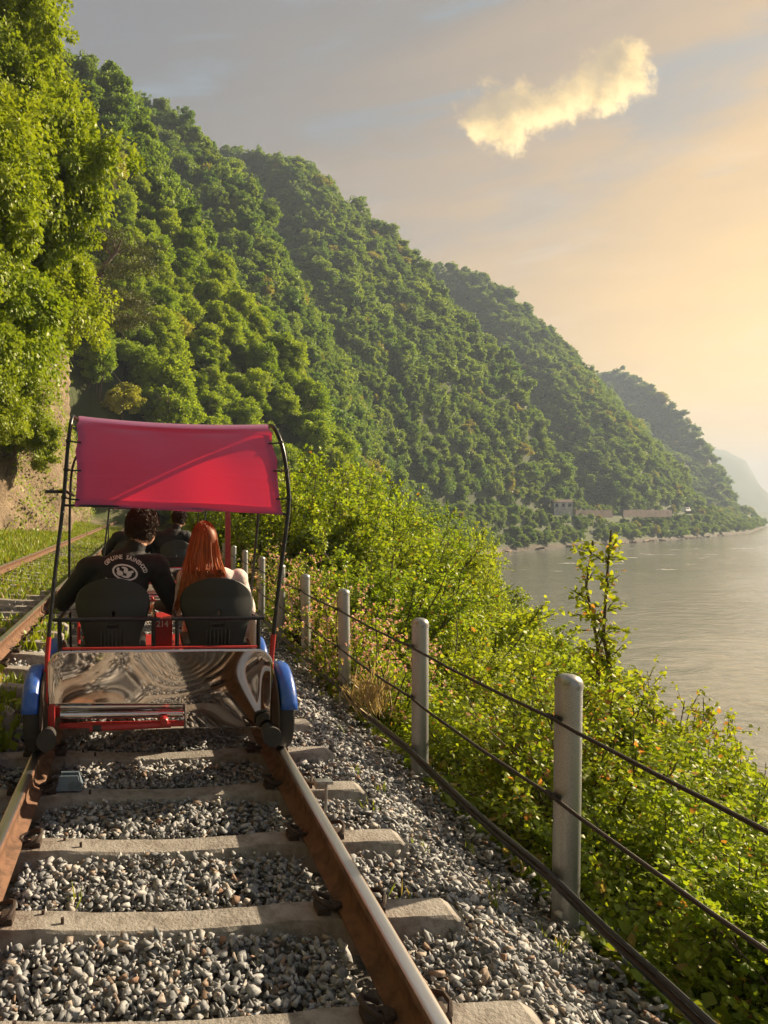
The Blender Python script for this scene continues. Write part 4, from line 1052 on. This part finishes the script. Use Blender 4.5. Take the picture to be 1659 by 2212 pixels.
# ------------------------------------------------------------------ text helper
def text_polys(s, size, bold=.0):
    cu = bpy.data.curves.new('t', 'FONT'); cu.body = s; cu.size = size; cu.offset = bold; cu.resolution_u = 3; cu.align_x = 'CENTER'; cu.align_y = 'CENTER'
    o = bpy.data.objects.new('t', cu); C.objects.link(o); bpy.context.view_layer.update()
    me = bpy.data.meshes.new_from_object(o.evaluated_get(bpy.context.evaluated_depsgraph_get()))
    vs_ = [v.co.copy() for v in me.vertices]; fs = [tuple(p.vertices) for p in me.polygons]
    bpy.data.objects.remove(o); bpy.data.curves.remove(cu); bpy.data.meshes.remove(me)
    return vs_, fs

# ------------------------------------------------------------------ the pedal cart (origin on the rails at the rear axle)
def bez(pts, n=6):
    """Catmull-Rom through the points"""
    pts = [Vector(p) for p in pts]; out = []
    for i in range(len(pts) - 1):
        p0, p1, p2, p3 = pts[max(i - 1, 0)], pts[i], pts[i + 1], pts[min(i + 2, len(pts) - 1)]
        for k in range(n):
            t = k / n; out.append(.5 * ((2 * p1) + (p2 - p0) * t + (2 * p0 - 5 * p1 + 4 * p2 - p3) * t * t + (3 * p1 - p0 - 3 * p2 + p3) * t ** 3))
    return out + [pts[-1]]
CART_Y = 4.10
cart = thing('pedal_cart', 'two-seat rail pedal cart with pink canopy, blue mudguards and mirror-bright rear panel carrying a couple', 'rail cart', (SX, CART_Y, RZ), group='pedal carts on the track')
# mirror panel, L-shaped, slightly dented
def wav(x, z):
    return (.015 * math.sin(6.0 * x + 1.1) * math.cos(7 * z) + .010 * math.sin(3.6 * x - 7 * z) + .0016 * math.sin(14 * x + 5 * z + 2) + .0010 * math.sin(17 * z - 9 * x)) * min(1, max(0, (.669 - abs(x)) / .08 + .15))
pv, pf = {}, []
NXp, NZp = 88, 34
xs = np.linspace(-.663, .669, NXp + 1); zs = np.linspace(.158, .647, NZp + 1)
mb = MB(); vid = {}
def pvert(i, j):
    if (i, j) not in vid:
        x, z = xs[i], zs[j]
        cr = .10; ax = .669 - cr
        if z > .647 - cr and abs(x) > ax:         # round the top corners
            dxx, dzz = abs(x) - ax, z - (.647 - cr); rr_ = max(dxx, dzz); ang = math.atan2(dzz, dxx); x = math.copysign(ax + rr_ * math.cos(ang), x); z = .647 - cr + rr_ * math.sin(ang)
        vid[(i, j)] = len(mb.v); mb.v.append((x, -.175 - .10 * (z - .158) + wav(xs[i], zs[j]), z))
    return vid[(i, j)]
for i in range(NXp):
    for j in range(NZp):
        if .5 * (zs[j] + zs[j + 1]) < .323 and .5 * (xs[i] + xs[i + 1]) < .133: continue
        mb.f.append((pvert(i, j), pvert(i + 1, j), pvert(i + 1, j + 1), pvert(i, j + 1))); mb.mi.append(0)
o = obj('rear_panel', mb.mesh('rear_panel', angle=180), M['mirror'], cart); so = o.modifiers.new('s', 'SOLIDIFY'); so.thickness = .003; so.offset = 1
obj('panel_top_rail', MB().box((0, -.185, .652), (1.16, .02, .012), bev=.003), M['red'], cart)
# red chassis and chrome pipes in the cut-out
ch = MB()
for x in (-.64, .64): ch.box((x * .97, .96, .24), (.05, 2.05, .06), bev=.006)
ch.box((0, -.10, .172), (1.22, .035, .03), bev=.005); ch.box((0, .35, .30), (1.3, .05, .05), bev=.006); ch.box((0, 1.9, .30), (1.3, .05, .05), bev=.006)
ch.box((-.645, -.175, .25), (.04, .03, .16), bev=.004); ch.box((0, 1.0, .36), (1.2, 1.5, .02), bev=.004)
obj('chassis', ch, M['red'], cart)
obj('pipe', MB().tube([(-.60, -.12, .292), (.14, -.12, .292)], .020, 14), M['chrome'], cart)
obj('pipe', MB().tube([(-.60, -.10, .235), (.14, -.10, .235)], .026, 14), M['chrome'], cart)
obj('tow_bar', MB().tube([(-.42, -.19, .178), (.06, -.19, .192)], .016, 10).lathe([(.02, -.03), (.028, -.02), (.028, .02), (.02, .03)], 'Y', (.02, -.18, .215), 16), M['red'], cart)
obj('tow_bar_grip', MB().tube([(-.40, -.19, .1785), (-.35, -.19, .180)], .019, 10), M['rubber'], cart)
for x in (-.655, .645):
    b = obj('buffer', MB().lathe([(.046, -.20), (.046, -.30), (.056, -.302), (.056, -.328)], 'Y', (x, 0, .155), 24), M['rubber'], cart)
for wy in (0.0, .86):
    for s in (-1, 1):
        x = s * .752
        wl = obj('wheel', MB().lathe([(.19, x - .045), (.232, x - .05), (.240, x - .04), (.240, x + .035), (.232, x + .045), (.19, x + .045)], 'X', (0, wy, .238), 32), M['rubber'], cart)
        obj('rim', MB().lathe([(.03, x + s * .06), (.06, x + s * .05), (.185, x + s * .030), (.19, x - s * .02), (.05, x - s * .03)], 'X', (0, wy, .238), 24), M['galv'], wl)
        obj('flange', MB().lathe([(.262, x - s * .048), (.262, x - s * .060), (.18, x - s * .062)], 'X', (0, wy, .238), 32), M['clip'], wl)
        P = []
        for i in range(19):
            a = R(168 - i * 8.6)
            row = []
            for j in range(9):
                u_ = j / 8 * 2 - 1; rad = .288 - .035 * abs(u_) ** 3 - (.02 if abs(u_) == 1 else 0)
                row.append((x + u_ * .056 + s * .010, wy + rad * math.cos(a), .238 + rad * math.sin(a) * .96))
            P.append(row)
        fo = obj('mudguard', MB().grid(P), M['blue'], cart); so = fo.modifiers.new('s', 'SOLIDIFY'); so.thickness = .004
    obj('axle', MB().tube([(-.72, wy, .238), (.72, wy, .238)], .02, 10), M['blackmetal'], cart)
for s in (-1, 1): obj('bracket', MB().box((s * .695, -.02, .47), (.04, .035, .05), bev=.004), M['red'], cart)
# canopy frame
tl = bez([(-.69, -.06, .30), (-.685, -.06, .60), (-.645, -.05, 1.05), (-.595, -.03, 1.50), (-.57, .0, 1.85), (-.553, .06, 2.04), (-.545, .20, 2.07), (-.54, .55, 2.06), (-.55, 1.0, 1.98)])
tr = bez([(.675, -.06, .30), (.690, -.06, .55), (.745, -.05, 1.05), (.803, -.03, 1.48), (.800, -.01, 1.68), (.778, .02, 1.86), (.745, .08, 1.985), (.735, .22, 2.03), (.74, .6, 2.03), (.75, 1.0, 1.96)])
obj('canopy_pole', MB().tube(tl, .0125, 10), M['blackmetal'], cart); obj('canopy_pole', MB().tube(tr, .0135, 10), M['blackmetal'], cart)
obj('canopy_pole', MB().tube(bez([(-.64, .86, .30), (-.655, .86, .9), (-.650, .84, 1.45), (-.63, .86, 1.8), (-.55, 1.0, 1.98)]), .010, 8), M['blackmetal'], cart)
obj('canopy_pole', MB().tube(bez([(.69, .86, .30), (.715, .86, .83), (.770, .86, 1.45), (.775, .9, 1.8), (.75, 1.0, 1.96)]), .010, 8), M['blackmetal'], cart)
obj('pole_sleeve', MB().tube([(-.690, -.06, .30), (-.686, -.06, .58), (-.677, -.058, .70)], .0155, 10), M['red'], cart)
obj('pole_sleeve', MB().tube([(.675, -.06, .30), (.690, -.06, .55), (.705, -.058, .70)], .0165, 10), M['red'], cart)
def cart_pole_x(pts, z):
    for a, b in zip(pts, pts[1:]):
        if (a.z - z) * (b.z - z) <= 0: return a.lerp(b, 0 if a.z == b.z else (z - a.z) / (b.z - a.z))
# cloth
prof = bez([(0, -.05, 0), (0, -.03, .27), (0, .0, .42), (0, .035, .52), (0, .09, .565), (0, .22, .585), (0, .55, .575), (0, 1.0, .50)], 5)
NU = 30; P = []
xl = lambda h: np.interp(h, [0, .28, .50, .60], [-.525, -.522, -.520, -.515]); xr = lambda h: np.interp(h, [0, .28, .50, .60], [.765, .745, .715, .700])
for k, q in enumerate(prof):
    row = []; h = q.z; tv = k / (len(prof) - 1)
    pin_l = .014 * abs(math.sin(tv * math.pi * 5)); 
    for j in range(NU + 1):
        u_ = j / NU; a, b = xl(h) + pin_l, xr(h) - pin_l
        z0_ = 1.495 - .05 * u_
        sag = .022 * 4 * u_ * (1 - u_)
        fl = .006 * math.sin(u_ * 14 + tv * 3) * (tv < .4)
        row.append((a + (b - a) * u_, q.y + (.018 if tv < .45 else 0) * 4 * u_ * (1 - u_) + fl, z0_ + h * (1 + .01 * u_) - sag * (tv > .12) * min(1, (tv - .12) * 4) + .008 * 4 * u_ * (1 - u_) * (tv < .12)))
    P.append(row)
canopy = obj('canopy', MB().grid(P).mesh('canopy', angle=180), M['canopy'], cart)
off = lambda p, k=.004: (p[0], p[1] + k, p[2] - k)
kk = len(prof)
hem = MB(); 
rowi = 3
hem.grid([[off(p) for p in P[0]], [off(p) for p in P[1]], [off(tuple(np.array(P[1][j]) * .75 + np.array(P[2][j]) * .25)) for j in range(NU + 1)]])
hem.grid([[off(P[i][j]) for j in (0, 1)] for i in range(1, kk)]); hem.grid([[off(P[i][NU - j]) for j in (1, 0)] for i in range(1, kk)])
obj('hem', hem.mesh('hem', angle=180), M['canopy'], canopy)
for (side, pts) in ((0, tl), (1, tr)):
    for z in (1.55, 1.72, 1.90):
        a = cart_pole_x(pts, z); row = min(range(len(P)), key=lambda i: abs(P[i][0 if side == 0 else -1][2] - z)); b = Vector(P[row][0 if side == 0 else -1])
        b += Vector((.025 if side == 0 else -.025, -.006, 0))
        obj('tie', MB().tube([a + Vector((0, -.016, 0)), (a + b) / 2 + Vector((0, -.012, -.004)), b], .0055, 6).lathe([(.0165, -.01), (.0165, .01)], 'Z', tuple(a), 12), M['plastic'], cart)
obj('cross_bar', MB().tube([cart_pole_x(tl, 1.50), Vector(P[0][0]) + Vector((0, .01, .005)), Vector(P[0][NU // 2]) + Vector((0, .012, .008)), Vector(P[0][-1]) + Vector((0, .01, .005)), cart_pole_x(tr, 1.44)], .008, 8), M['blackmetal'], cart)
obj('side_bar', MB().tube([(-.70, -.05, 1.585), (-.58, .02, 1.585), (-.62, .84, 1.58)], .010, 8), M['blackmetal'], cart)
# seats
def seat(cx):
    s = obj('seat', MB().box((cx, .52, .545), (.44, .46, .07), bev=.025), M['plastic'], cart)
    nu, nv = 32, 30; P = []; zb, zt = .565, 1.025
    for i in range(nv + 1):
        t = i / nv; z = zb + (zt - zb) * t; row = []
        hw = np.interp(t, [0, .25, .45, .58, .68, .77, .85, .92, .97, 1.0], [.165, .19, .222, .238, .238, .226, .200, .158, .106, .05])
        for j in range(nu + 1):
            u_ = j / nu * 2 - 1
            x = cx + hw * u_; y = .235 - .03 * t + .075 * (u_ * hw / .24) ** 2 - .02 * math.sin(math.pi * min(1, t * 1.4)) + .03 * max(0, t - .8)
            row.append((x, y, z))
        P.append(row)
    mbk = MB(); n, m_ = nv + 1, nu + 1
    vs_ = [p for r_ in P for p in r_]; fs = []
    for i in range(nv):
        for j in range(nu):
            if (j in (15, 16) and j == 16 and i in (13, 14, 15)) or (i == 11 and 13 <= j <= 18) or (i == 9 and 13 <= j <= 18): continue
            fs.append((i * m_ + j, i * m_ + j + 1, (i + 1) * m_ + j + 1, (i + 1) * m_ + j))
    mbk.add(vs_, fs)
    b = obj('backrest', mbk.mesh('backrest', angle=60), M['plastic'], cart); so = b.modifiers.new('s', 'SOLIDIFY'); so.thickness = .016; so.offset = -1 
    cr = []
    for i in range(5):
        t = i / 4; cr.append([(cx + (.15 - .03 * t) * u_, .188 + .05 * u_ * u_ + .012 * abs(t - .5), .735 + .045 * t * 1.0 - .035 * (1 - u_ * u_) * (1 - t)) for u_ in np.linspace(-1, 1, 17)])
    obj('lumbar_pad', MB().grid(cr).mesh('lumbar_pad', angle=180), M['blackmetal'], b)
    rb = MB()
    for k in range(7): rb.box((cx - .075 + .025 * k, .205, .635), (.010, .03, .11), bev=.003)
    obj('vent_ribs', rb, M['plastic'], b)
SEATX = (-.305, .385)
for cx in SEATX: seat(cx)
for (a, b) in ((-.64, -.03), (.105, .645)):
    obj('arm_rail', MB().tube(bez([(a, .75, .74), (a, .40, .765), (a, .12, .775), (a + .02, .085, .778), (b - .02, .085, .778), (b, .12, .775), (b, .40, .765), (b, .75, .74)], 5), .0125, 10).tube([(a + .008, .095, .776), (a + .008, .10, .50)], .014, 8).tube([(b - .008, .095, .776), (b - .008, .10, .50)], .014, 8), M['blackmetal'], cart)
# console with the cart number
con = obj('console', MB().box((.038, .92, .52), (.15, .30, .30), bev=.01), M['red'], cart)
vs_, fs = text_polys('214', .062, .0012)
obj('cart_number', MB().add([(v.x * .95 + .038, .7675, v.y + .628) for v in vs_], fs).mesh('cart_number', smooth=False), M['white'], con)
obj('sticker', MB().box((.038, .769, .455), (.11, .003, .018)), mat('sticker', (.55, .22, .03), .5), con)
fr = MB()
for s in SEATX: fr.box((s, 1.35, .42), (.06, .5, .05), bev=.01).tube([(s - .14, 1.5, .47), (s + .14, 1.5, .47)], .014, 8).box((s - .14, 1.5, .47), (.09, .07, .02), bev=.004).box((s + .14, 1.5, .47), (.09, .07, .02), bev=.004)
obj('pedal_gear', fr, M['blackmetal'], cart)
obj('front_bar', MB().tube(bez([(-.62, 1.2, .40), (-.62, 1.35, .80), (-.5, 1.38, .86), (.5, 1.38, .86), (.62, 1.35, .80), (.62, 1.2, .40)], 5), .014, 8), M['red'], cart)

# ------------------------------------------------------------------ people
def remesh(mb, name, vox=.011, it=6):
    me = mb.mesh(name); o = bpy.data.objects.new('tmp', me); C.objects.link(o)
    m1 = o.modifiers.new('r', 'REMESH'); m1.mode = 'VOXEL'; m1.voxel_size = vox; m1.use_smooth_shade = True
    m2 = o.modifiers.new('s', 'SMOOTH'); m2.iterations = it; m2.factor = .5
    bpy.context.view_layer.update()
    r_ = bpy.data.meshes.new_from_object(o.evaluated_get(bpy.context.evaluated_depsgraph_get())); r_.name = name
    bpy.data.objects.remove(o); bpy.data.meshes.remove(me)
    r_.polygons.foreach_set('use_smooth', np.ones(len(r_.polygons), bool))
    return r_
def hand(mb, w, fwd, side):
    """palm and five fingers curled over a bar; w wrist, fwd direction, side = outward direction of the thumb"""
    w, f, s = Vector(w), Vector(fwd).normalized(), Vector(side).normalized(); up = Vector((0, 0, 1))
    mb.ellipsoid(w + f * .05, (.04, .05, .02), None, 10, 6)
    for k, ln in enumerate((.062, .074, .078, .070)):
        o = w + f * .085 + s * (-.03 + .02 * k); mb.tube([o - f * .02, o + f * ln * .5 - up * .004, o + f * ln * .8 - up * .028, o + f * ln * .55 - up * .052], [.0095, .009, .0085, .007], 7)
    o = w + f * .03 + s * .03; mb.tube([o, o + s * .028 + f * .03 - up * .012, o + s * .02 + f * .055 - up * .035], [.011, .010, .008], 7)
def person(spec, name):
    mb = MB(); g_ = spec
    for c, r_ in g_['body']: mb.ellipsoid(c, r_)
    mb.tube([g_['neck0'], g_['neck1']], [g_['nr'] * 1.15, g_['nr']], 12)
    hc = Vector(g_['head']); hr = g_['hr']; fd = Vector(g_['face']).normalized()
    rot = fd.to_track_quat('Y', 'Z').to_matrix() @ Matrix.Rotation(g_.get('roll', 0), 3, 'Y')
    mb.ellipsoid(hc, hr, rot, 18, 12); mb.ellipsoid(hc + rot @ Vector((0, .035, -.05)), (hr[0] * .78, hr[1] * .72, hr[2] * .72), rot)
    mb.ellipsoid(hc + rot @ Vector((0, hr[1] + .004, -.012)), (.013, .018, .022), rot, 8, 6)
    for s in (-1, 1): mb.ellipsoid(hc + rot @ Vector((s * hr[0] * .98, -.005, -.01)), (.012, .022, .032), rot, 8, 6)
    mb.ellipsoid(hc + rot @ Vector((0, hr[1] - .002, -.062)), (.022, .012, .010), rot, 8, 6)
    for arm in g_['arms']:
        sh, el, wr = arm; r0, r1, r2 = g_['ar']
        mb.ellipsoid(sh, (r0 * 1.12,) * 3); mb.tube(bez([sh, ((Vector(sh) + Vector(el)) / 2), el, ((Vector(el) + Vector(wr)) / 2), wr], 3), list(np.concatenate([np.linspace(r0, r1, 7), np.linspace(r1 * .95, r2, 6)])), 12)
        hand(mb, wr, (Vector(wr) - Vector(el)), (1 if sh[0] < g_['mid'] else -1, 0, 0))
    for leg in g_['legs']:
        hp, kn, an = leg; mb.tube(bez([hp, kn, an], 5), list(np.concatenate([np.linspace(.088, .062, 6), np.linspace(.058, .040, 5)])) if True else .06, 12)
        mb.ellipsoid(Vector(an) + Vector((0, .07, -.035)), (.042, .12, .04))
    me = remesh(mb, 'body', .0095, 5)
    n = len(me.polygons); cc = np.zeros(n * 3); me.polygons.foreach_get('center', cc); cc = cc.reshape(-1, 3)
    mi = np.zeros(n, int)
    n0, n1 = np.array(g_['neck0']), np.array(g_['neck1']); ax = (n1 - n0) / np.linalg.norm(n1 - n0)
    mi[((cc - n0) @ ax > np.linalg.norm(n1 - n0) * g_.get('collar', .45)) & (cc[:, 2] > n0[2] - .02)] = 1
    for arm in g_['arms']:
        w_ = np.array(arm[2]); e_ = np.array(arm[1]); d_ = (w_ - e_) / np.linalg.norm(w_ - e_)
        mi[((cc - w_) @ d_ > -.01) & (np.linalg.norm(cc - w_, axis=1) < .20)] = 1
    mi[(cc[:, 2] < .74) & (cc[:, 1] > .60) & (mi == 0)] = 2
    mi[(cc[:, 2] < .66) & (mi == 0) & (cc[:, 1] > .5)] = 2
    me.polygons.foreach_set('material_index', mi.astype(np.int32))
    for q in g_['mats']: me.materials.append(q)
    return me, rot
def ribbons(strands, wd, r):
    """strands (n,k,3) -> thin ribbons facing outwards"""
    n, k, _ = strands.shape
    tg = np.gradient(strands, axis=1); tg /= np.linalg.norm(tg, axis=2)[..., None] + 1e-9
    sd = np.cross(tg, r.normal(size=(n, 1, 3)) * .5 + np.array([0, -1.0, .2])); sd /= np.linalg.norm(sd, axis=2)[..., None] + 1e-9
    wv = (wd * np.linspace(1, .35, k))[None, :, None]
    V = np.stack([strands - sd * wv, strands + sd * wv], 2).reshape(-1, 3)
    b = (np.arange(n) * k * 2)[:, None, None]; i = np.arange(k - 1)[None, :, None] * 2
    return V, (b + i + np.array([0, 1, 3, 2])[None, None]).reshape(-1, 4)

man = dict(mid=-.27, body=[((-.29, .46, .66), (.185, .16, .13)), ((-.285, .44, .80), (.180, .130, .16)), ((-.275, .425, .97), (.215, .140, .17)), ((-.255, .43, 1.06), (.245, .120, .11)), ((-.215, .44, 1.125), (.15, .10, .085)), ((-.42, .43, 1.08), (.12, .10, .08)), ((-.08, .44, 1.10), (.10, .10, .075))],
           neck0=(-.185, .445, 1.15), neck1=(-.135, .465, 1.27), nr=.066, collar=.80, head=(-.105, .485, 1.352), hr=(.079, .100, .112), face=(.75, .66, -.05), roll=.12,
           arms=[((-.475, .445, 1.055), (-.665, .56, .83), (-.60, .82, .77)), ((-.015, .455, 1.075), (.115, .55, .80), (.0, .80, .76))], ar=(.088, .070, .036),
           legs=[((-.38, .50, .63), (-.43, .98, .70), (-.45, 1.38, .50)), ((-.20, .50, .63), (-.16, .98, .70), (-.16, 1.38, .50))], mats=[M['jacket'], M['skin'], M['jeans']])
woman = dict(mid=.37, body=[((.385, .46, .66), (.175, .15, .13)), ((.385, .44, .78), (.145, .115, .15)), ((.372, .425, .92), (.165, .115, .16)), ((.368, .43, 1.00), (.185, .10, .09)), ((.355, .44, 1.05), (.11, .085, .07)), ((.645, .30, .64), (.035, .07, .12)), ((.60, .36, .70), (.06, .08, .10))],
             neck0=(.350, .445, 1.07), neck1=(.325, .46, 1.17), nr=.047, head=(.318, .475, 1.262), hr=(.073, .092, .108), face=(-.45, .88, -.08), roll=-.10,
             arms=[((.195, .44, 1.00), (.135, .52, .78), (.20, .80, .74)), ((.555, .44, .995), (.640, .50, .765), (.56, .78, .73))], ar=(.064, .050, .030),
             legs=[((.30, .50, .63), (.28, .96, .69), (.26, 1.36, .50)), ((.46, .50, .63), (.47, .96, .69), (.48, 1.36, .50))], mats=[M['shirt'], M['skin'], mat('trousers', (.45, .38, .33), .9)])
CLOC = (SX, CART_Y, RZ)
mm, mrot = person(man, 'body'); p_man = thing('person', 'person in black jacket with white back print sitting in the cart, seen from behind', 'person', CLOC, group=None)
obj('body', mm, parent=p_man)
wm, wrot = person(woman, 'body'); p_wom = thing('person', 'person with long copper-red hair and pale pink top sitting in the cart', 'person', CLOC)
obj('body', wm, parent=p_wom)
eye = mat('eye', (.03, .02, .015), .2)
for P_, g_, rt in ((p_man, man, mrot), (p_wom, woman, wrot)):
    for s in (-1, 1):
        obj('eye', MB().ellipsoid(Vector(g_['head']) + rt @ Vector((s * .031, g_['hr'][1] * .90, .012)), (.012, .008, .006), rt, 10, 6), eye, P_)
# dark tousled hair
r5 = np.random.default_rng(5)
def short_hair(g_, rot, n, ln, col, parent):
    hc = np.array(g_['head']); Rm = np.array(rot); hr = np.array(g_['hr'])
    cap = MB().ellipsoid(Vector(hc) + rot @ Vector((0, -.010, .014)), (hr[0] * 1.10, hr[1] * 1.06, hr[2] * 1.02), rot, 18, 12)
    v = np.array(cap.v); loc = (v - hc) @ Rm
    v = v - (Rm @ np.array([0, -1, 0]))[None] * 0 + r5.normal(0, .002, v.shape)
    cap.v = [tuple(p) if not (l[1] > .055 and l[2] < .04) else tuple(hc + (np.array(p) - hc) * .82) for p, l in zip(v, loc)]
    cap.v = [tuple(p) if l[2] > -.075 else tuple(hc + (np.array(p) - hc) * .85) for p, l in zip(cap.v, loc)]
    obj('hair', cap.mesh('hair', angle=180), col, parent)
    d = unit(n * 2, r5); d = d[(d[:, 2] > -.62) & ~((d[:, 1] > .45) & (d[:, 2] < .35))][:n]; n = len(d)
    st = []
    tang = unit(n, r5) * .8 + np.array([0, -.3, -.75])
    tang -= d * np.sum(tang * d, 1)[:, None]; tang /= np.linalg.norm(tang, axis=1)[:, None]
    curl = unit(n, r5)
    for t in np.linspace(0, 1, 6):
        q = d * hr * 1.06 + tang * (ln * t) + d * (.020 * math.sin(t * 2.6)) + curl * (.006 * math.sin(t * 4.0)) + np.array([0, -.010, .012])
        st.append(q @ Rm.T + hc)
    V, Q = ribbons(np.stack(st, 1), .0022, r5)
    obj('hair_locks', mesh_np('hair_locks', V, Q=Q, smooth=True), col, parent)
short_hair(man, mrot, 2400, .050, M['hair_dark'], p_man)
# long copper hair
def long_hair():
    n = 2800; hc = np.array(woman['head']); hr = np.array(woman['hr']) * 1.13
    phi = r5.uniform(-1.95, 1.95, n)                     # 0 = straight back, + = towards +x
    th0 = r5.uniform(.05, 1.25, n); ln = .27 + r5.uniform(-.12, .07, n) + .03 * np.sin(np.floor(phi * 3.5) * 4.1) - .10 * np.clip(phi, 0, 1.6) + .06 * np.clip(-phi, 0, 1.5)
    st = []; jit = r5.normal(0, .006, (n, 3)); wave = r5.uniform(0, 6.28, n)
    for t in np.linspace(0, 1, 15):
        s = t * (ln + .13); arc = np.minimum(th0 + s / .105, 1.62); fall = np.maximum(0, s - (1.62 - th0) * .105)
        rr_ = 1.0 + fall * (.35 + .55 * np.abs(np.sin(phi)))
        x = np.sin(phi) * np.sin(arc) * hr[0] * rr_ + fall * .10 * np.sin(phi) - fall * .05; y = -np.cos(phi) * np.sin(arc) * hr[1] * (1 + fall * .35)
        z = np.cos(arc) * hr[2] - fall
        w_ = (.007 * np.sin(wave + s * 16) + .012 * np.sin(np.floor(phi * 3.5) * 2.3 + s * 11)) * np.minimum(fall * 8, 1)
        q = np.stack([hc[0] + x + w_, hc[1] + y - .02 * np.minimum(fall * 5, 1) + w_ * .5, hc[2] + z + .01], -1) + jit * (.3 + t)
        # lie on the back and shoulders instead of passing through
        bk = .425 - .125 - .018 - .01 * np.random.default_rng(1).random(n)
        inside = (np.abs(q[:, 0] - .37) < .235) & (q[:, 2] < 1.075) & (q[:, 1] > bk) & (q[:, 1] < .50)
        q[:, 1] = np.where(inside, bk + .10 * np.clip((np.abs(q[:, 0] - .37) - .10) / .13, 0, 1), q[:, 1])
        st.append(q)
    st = np.stack(st, 1)
    for _ in range(5): st[:, 1:-1] = st[:, 1:-1] * .4 + (st[:, :-2] + st[:, 2:]) * .3
    V, Q = ribbons(st, .0046, r5)
    obj('hair_locks', mesh_np('hair_locks', V, Q=Q, smooth=True), M['hair_red'], p_wom)
    cap = MB().ellipsoid(Vector(hc) + Vector((0, -.008, .012)), tuple(hr * np.array([1.0, 1.0, 1.0])), wrot, 18, 12)
    mb2 = MB().ellipsoid(Vector(hc) + wrot @ Vector((0, -.018, .010)), tuple(hr * .93), wrot, 18, 12)
    mb2.tube(bez([hc + np.array([0, -.03, -.02]), hc + np.array([.0, -.05, -.11]), hc + np.array([-.02, -.075, -.17]), hc + np.array([-.03, -.085, -.22])], 4), list(np.linspace(.085, .055, 13)), 12)
    obj('hair', remesh(mb2, 'hair', .012, 4), M['hair_red'], p_wom)
long_hair()
# back print, laid onto the jacket
bvh = BVHTree.FromPolygons([v.co.copy() for v in mm.vertices], [tuple(p.vertices) for p in mm.polygons])
EC = (-.225, 1.055)                       # emblem centre (x, z)
def lay(pts2):
    out = []
    for (x, z) in pts2:
        h = bvh.ray_cast(Vector((x, -.5, z)), Vector((0, 1, 0)))
        y = h[0].y if h[0] is not None else .3
        out.append((x, y - .0035, z))
    return out
ROTP = R(-15); cR, sR = math.cos(ROTP), math.sin(ROTP)
def emb(x, z): x, z = x * 1.12, z * 1.05; return (EC[0] + x * cR - z * sR, EC[1] + x * sR + z * cR)
pr = MB()
txt = 'GENUINE SAINTHOOD'
for i, chh in enumerate(txt):
    if chh == ' ': continue
    a = math.pi * (1 - (i + .5) / len(txt)) * .80 + math.pi * .10 + R(4)
    rx_, rz_ = .128, .098; cx, cz = rx_ * math.cos(a), rz_ * math.sin(a) - .006; nrm = math.atan2(math.sin(a) * rx_, math.cos(a) * rz_) - math.pi / 2
    vs_, fs = text_polys(chh, .036, .0009)
    pts = [emb(cx + v.x * .85 * math.cos(nrm) - v.y * math.sin(nrm), cz + v.x * .85 * math.sin(nrm) + v.y * math.cos(nrm)) for v in vs_]
    pr.add(lay(pts), fs)
vs_, fs = text_polys('CALIFORNIA', .026, .0008); pr.add(lay([emb(v.x * .85 - .005, v.y - .072) for v in vs_], ), fs)
for (x0, x1, zz) in ((-.105, -.068, -.066), (.062, .10, -.080)): pr.add(lay([emb(x0, zz), emb(x1, zz - .003), emb(x1, zz + .002), emb(x0, zz + .004)]), [(0, 1, 2, 3)])
ring = []
for k in range(36):
    a = 2 * math.pi * k / 36; ring.append((math.cos(a), math.sin(a)))
pts = lay([emb(c * .078, s_ * .050) for c, s_ in ring] + [emb(c * .066, s_ * .040) for c, s_ in ring]); pr.add(pts, [(k, (k + 1) % 36, 36 + (k + 1) % 36, 36 + k) for k in range(36)])
for (x, z, a, b) in ((-.028, -.012, .020, .016), (.002, .012, .013, .018), (.026, -.004, .016, .020), (-.01, .026, .018, .006), (.040, .014, .010, .008), (-.045, .008, .009, .012), (.008, -.026, .024, .006)):
    pr.add(lay([emb(x + c * a, z + s_ * b) for c, s_ in ring[::3]]), [tuple(range(12))])
obj('back_print', pr.mesh('back_print', smooth=False), M['print'], p_man)

# cart ahead with its two riders
cart2 = copy_tree(cart); cart2.location = (SX, 9.55, RZ); tag(cart2, 'second rail pedal cart running ahead, seen between the couple under the canopy', 'rail cart', 'pedal carts on the track')
for (src, dxx, lab) in ((p_man, -.02, 'rider in dark clothes on the cart ahead, half hidden behind the man\'s head'), (p_man, .56, 'rider in black with short dark hair on the cart ahead')):
    q = copy_tree(src, None, ('back_print',)); q.location = (SX + dxx, 9.55, RZ); q['label'] = lab.replace("man's", "jacketed person's"); q['category'] = 'person'
    q['group'] = 'riders of the cart ahead'
# following cart that the photographer rides on, mirrored in the rear panel
cart3 = copy_tree(cart); cart3.location = (SX, -3.6, RZ); tag(cart3, 'following rail pedal cart, seen only as a reflection in the mirror panel', 'rail cart', 'pedal carts on the track')

# ------------------------------------------------------------------ air
def haze():
    hb = MB().box((1250, 1540, 100), (3520, 3300, 228)); o = obj('haze', hb.mesh('haze', smooth=False))
    m = bpy.data.materials.new('haze'); m.use_nodes = True; t = m.node_tree; t.nodes.clear()
    v_ = t.nodes.new('ShaderNodeVolumePrincipled'); v_.inputs['Color'].default_value = (.62, .76, 1.0, 1); v_.inputs['Density'].default_value = 0.00042; v_.inputs['Anisotropy'].default_value = .1
    out = t.nodes.new('ShaderNodeOutputMaterial'); t.links.new(v_.outputs[0], out.inputs['Volume'])
    o.data.materials.append(m); kind(o, 'stuff', 'thin pale evening haze over river and hills', 'haze')
haze()
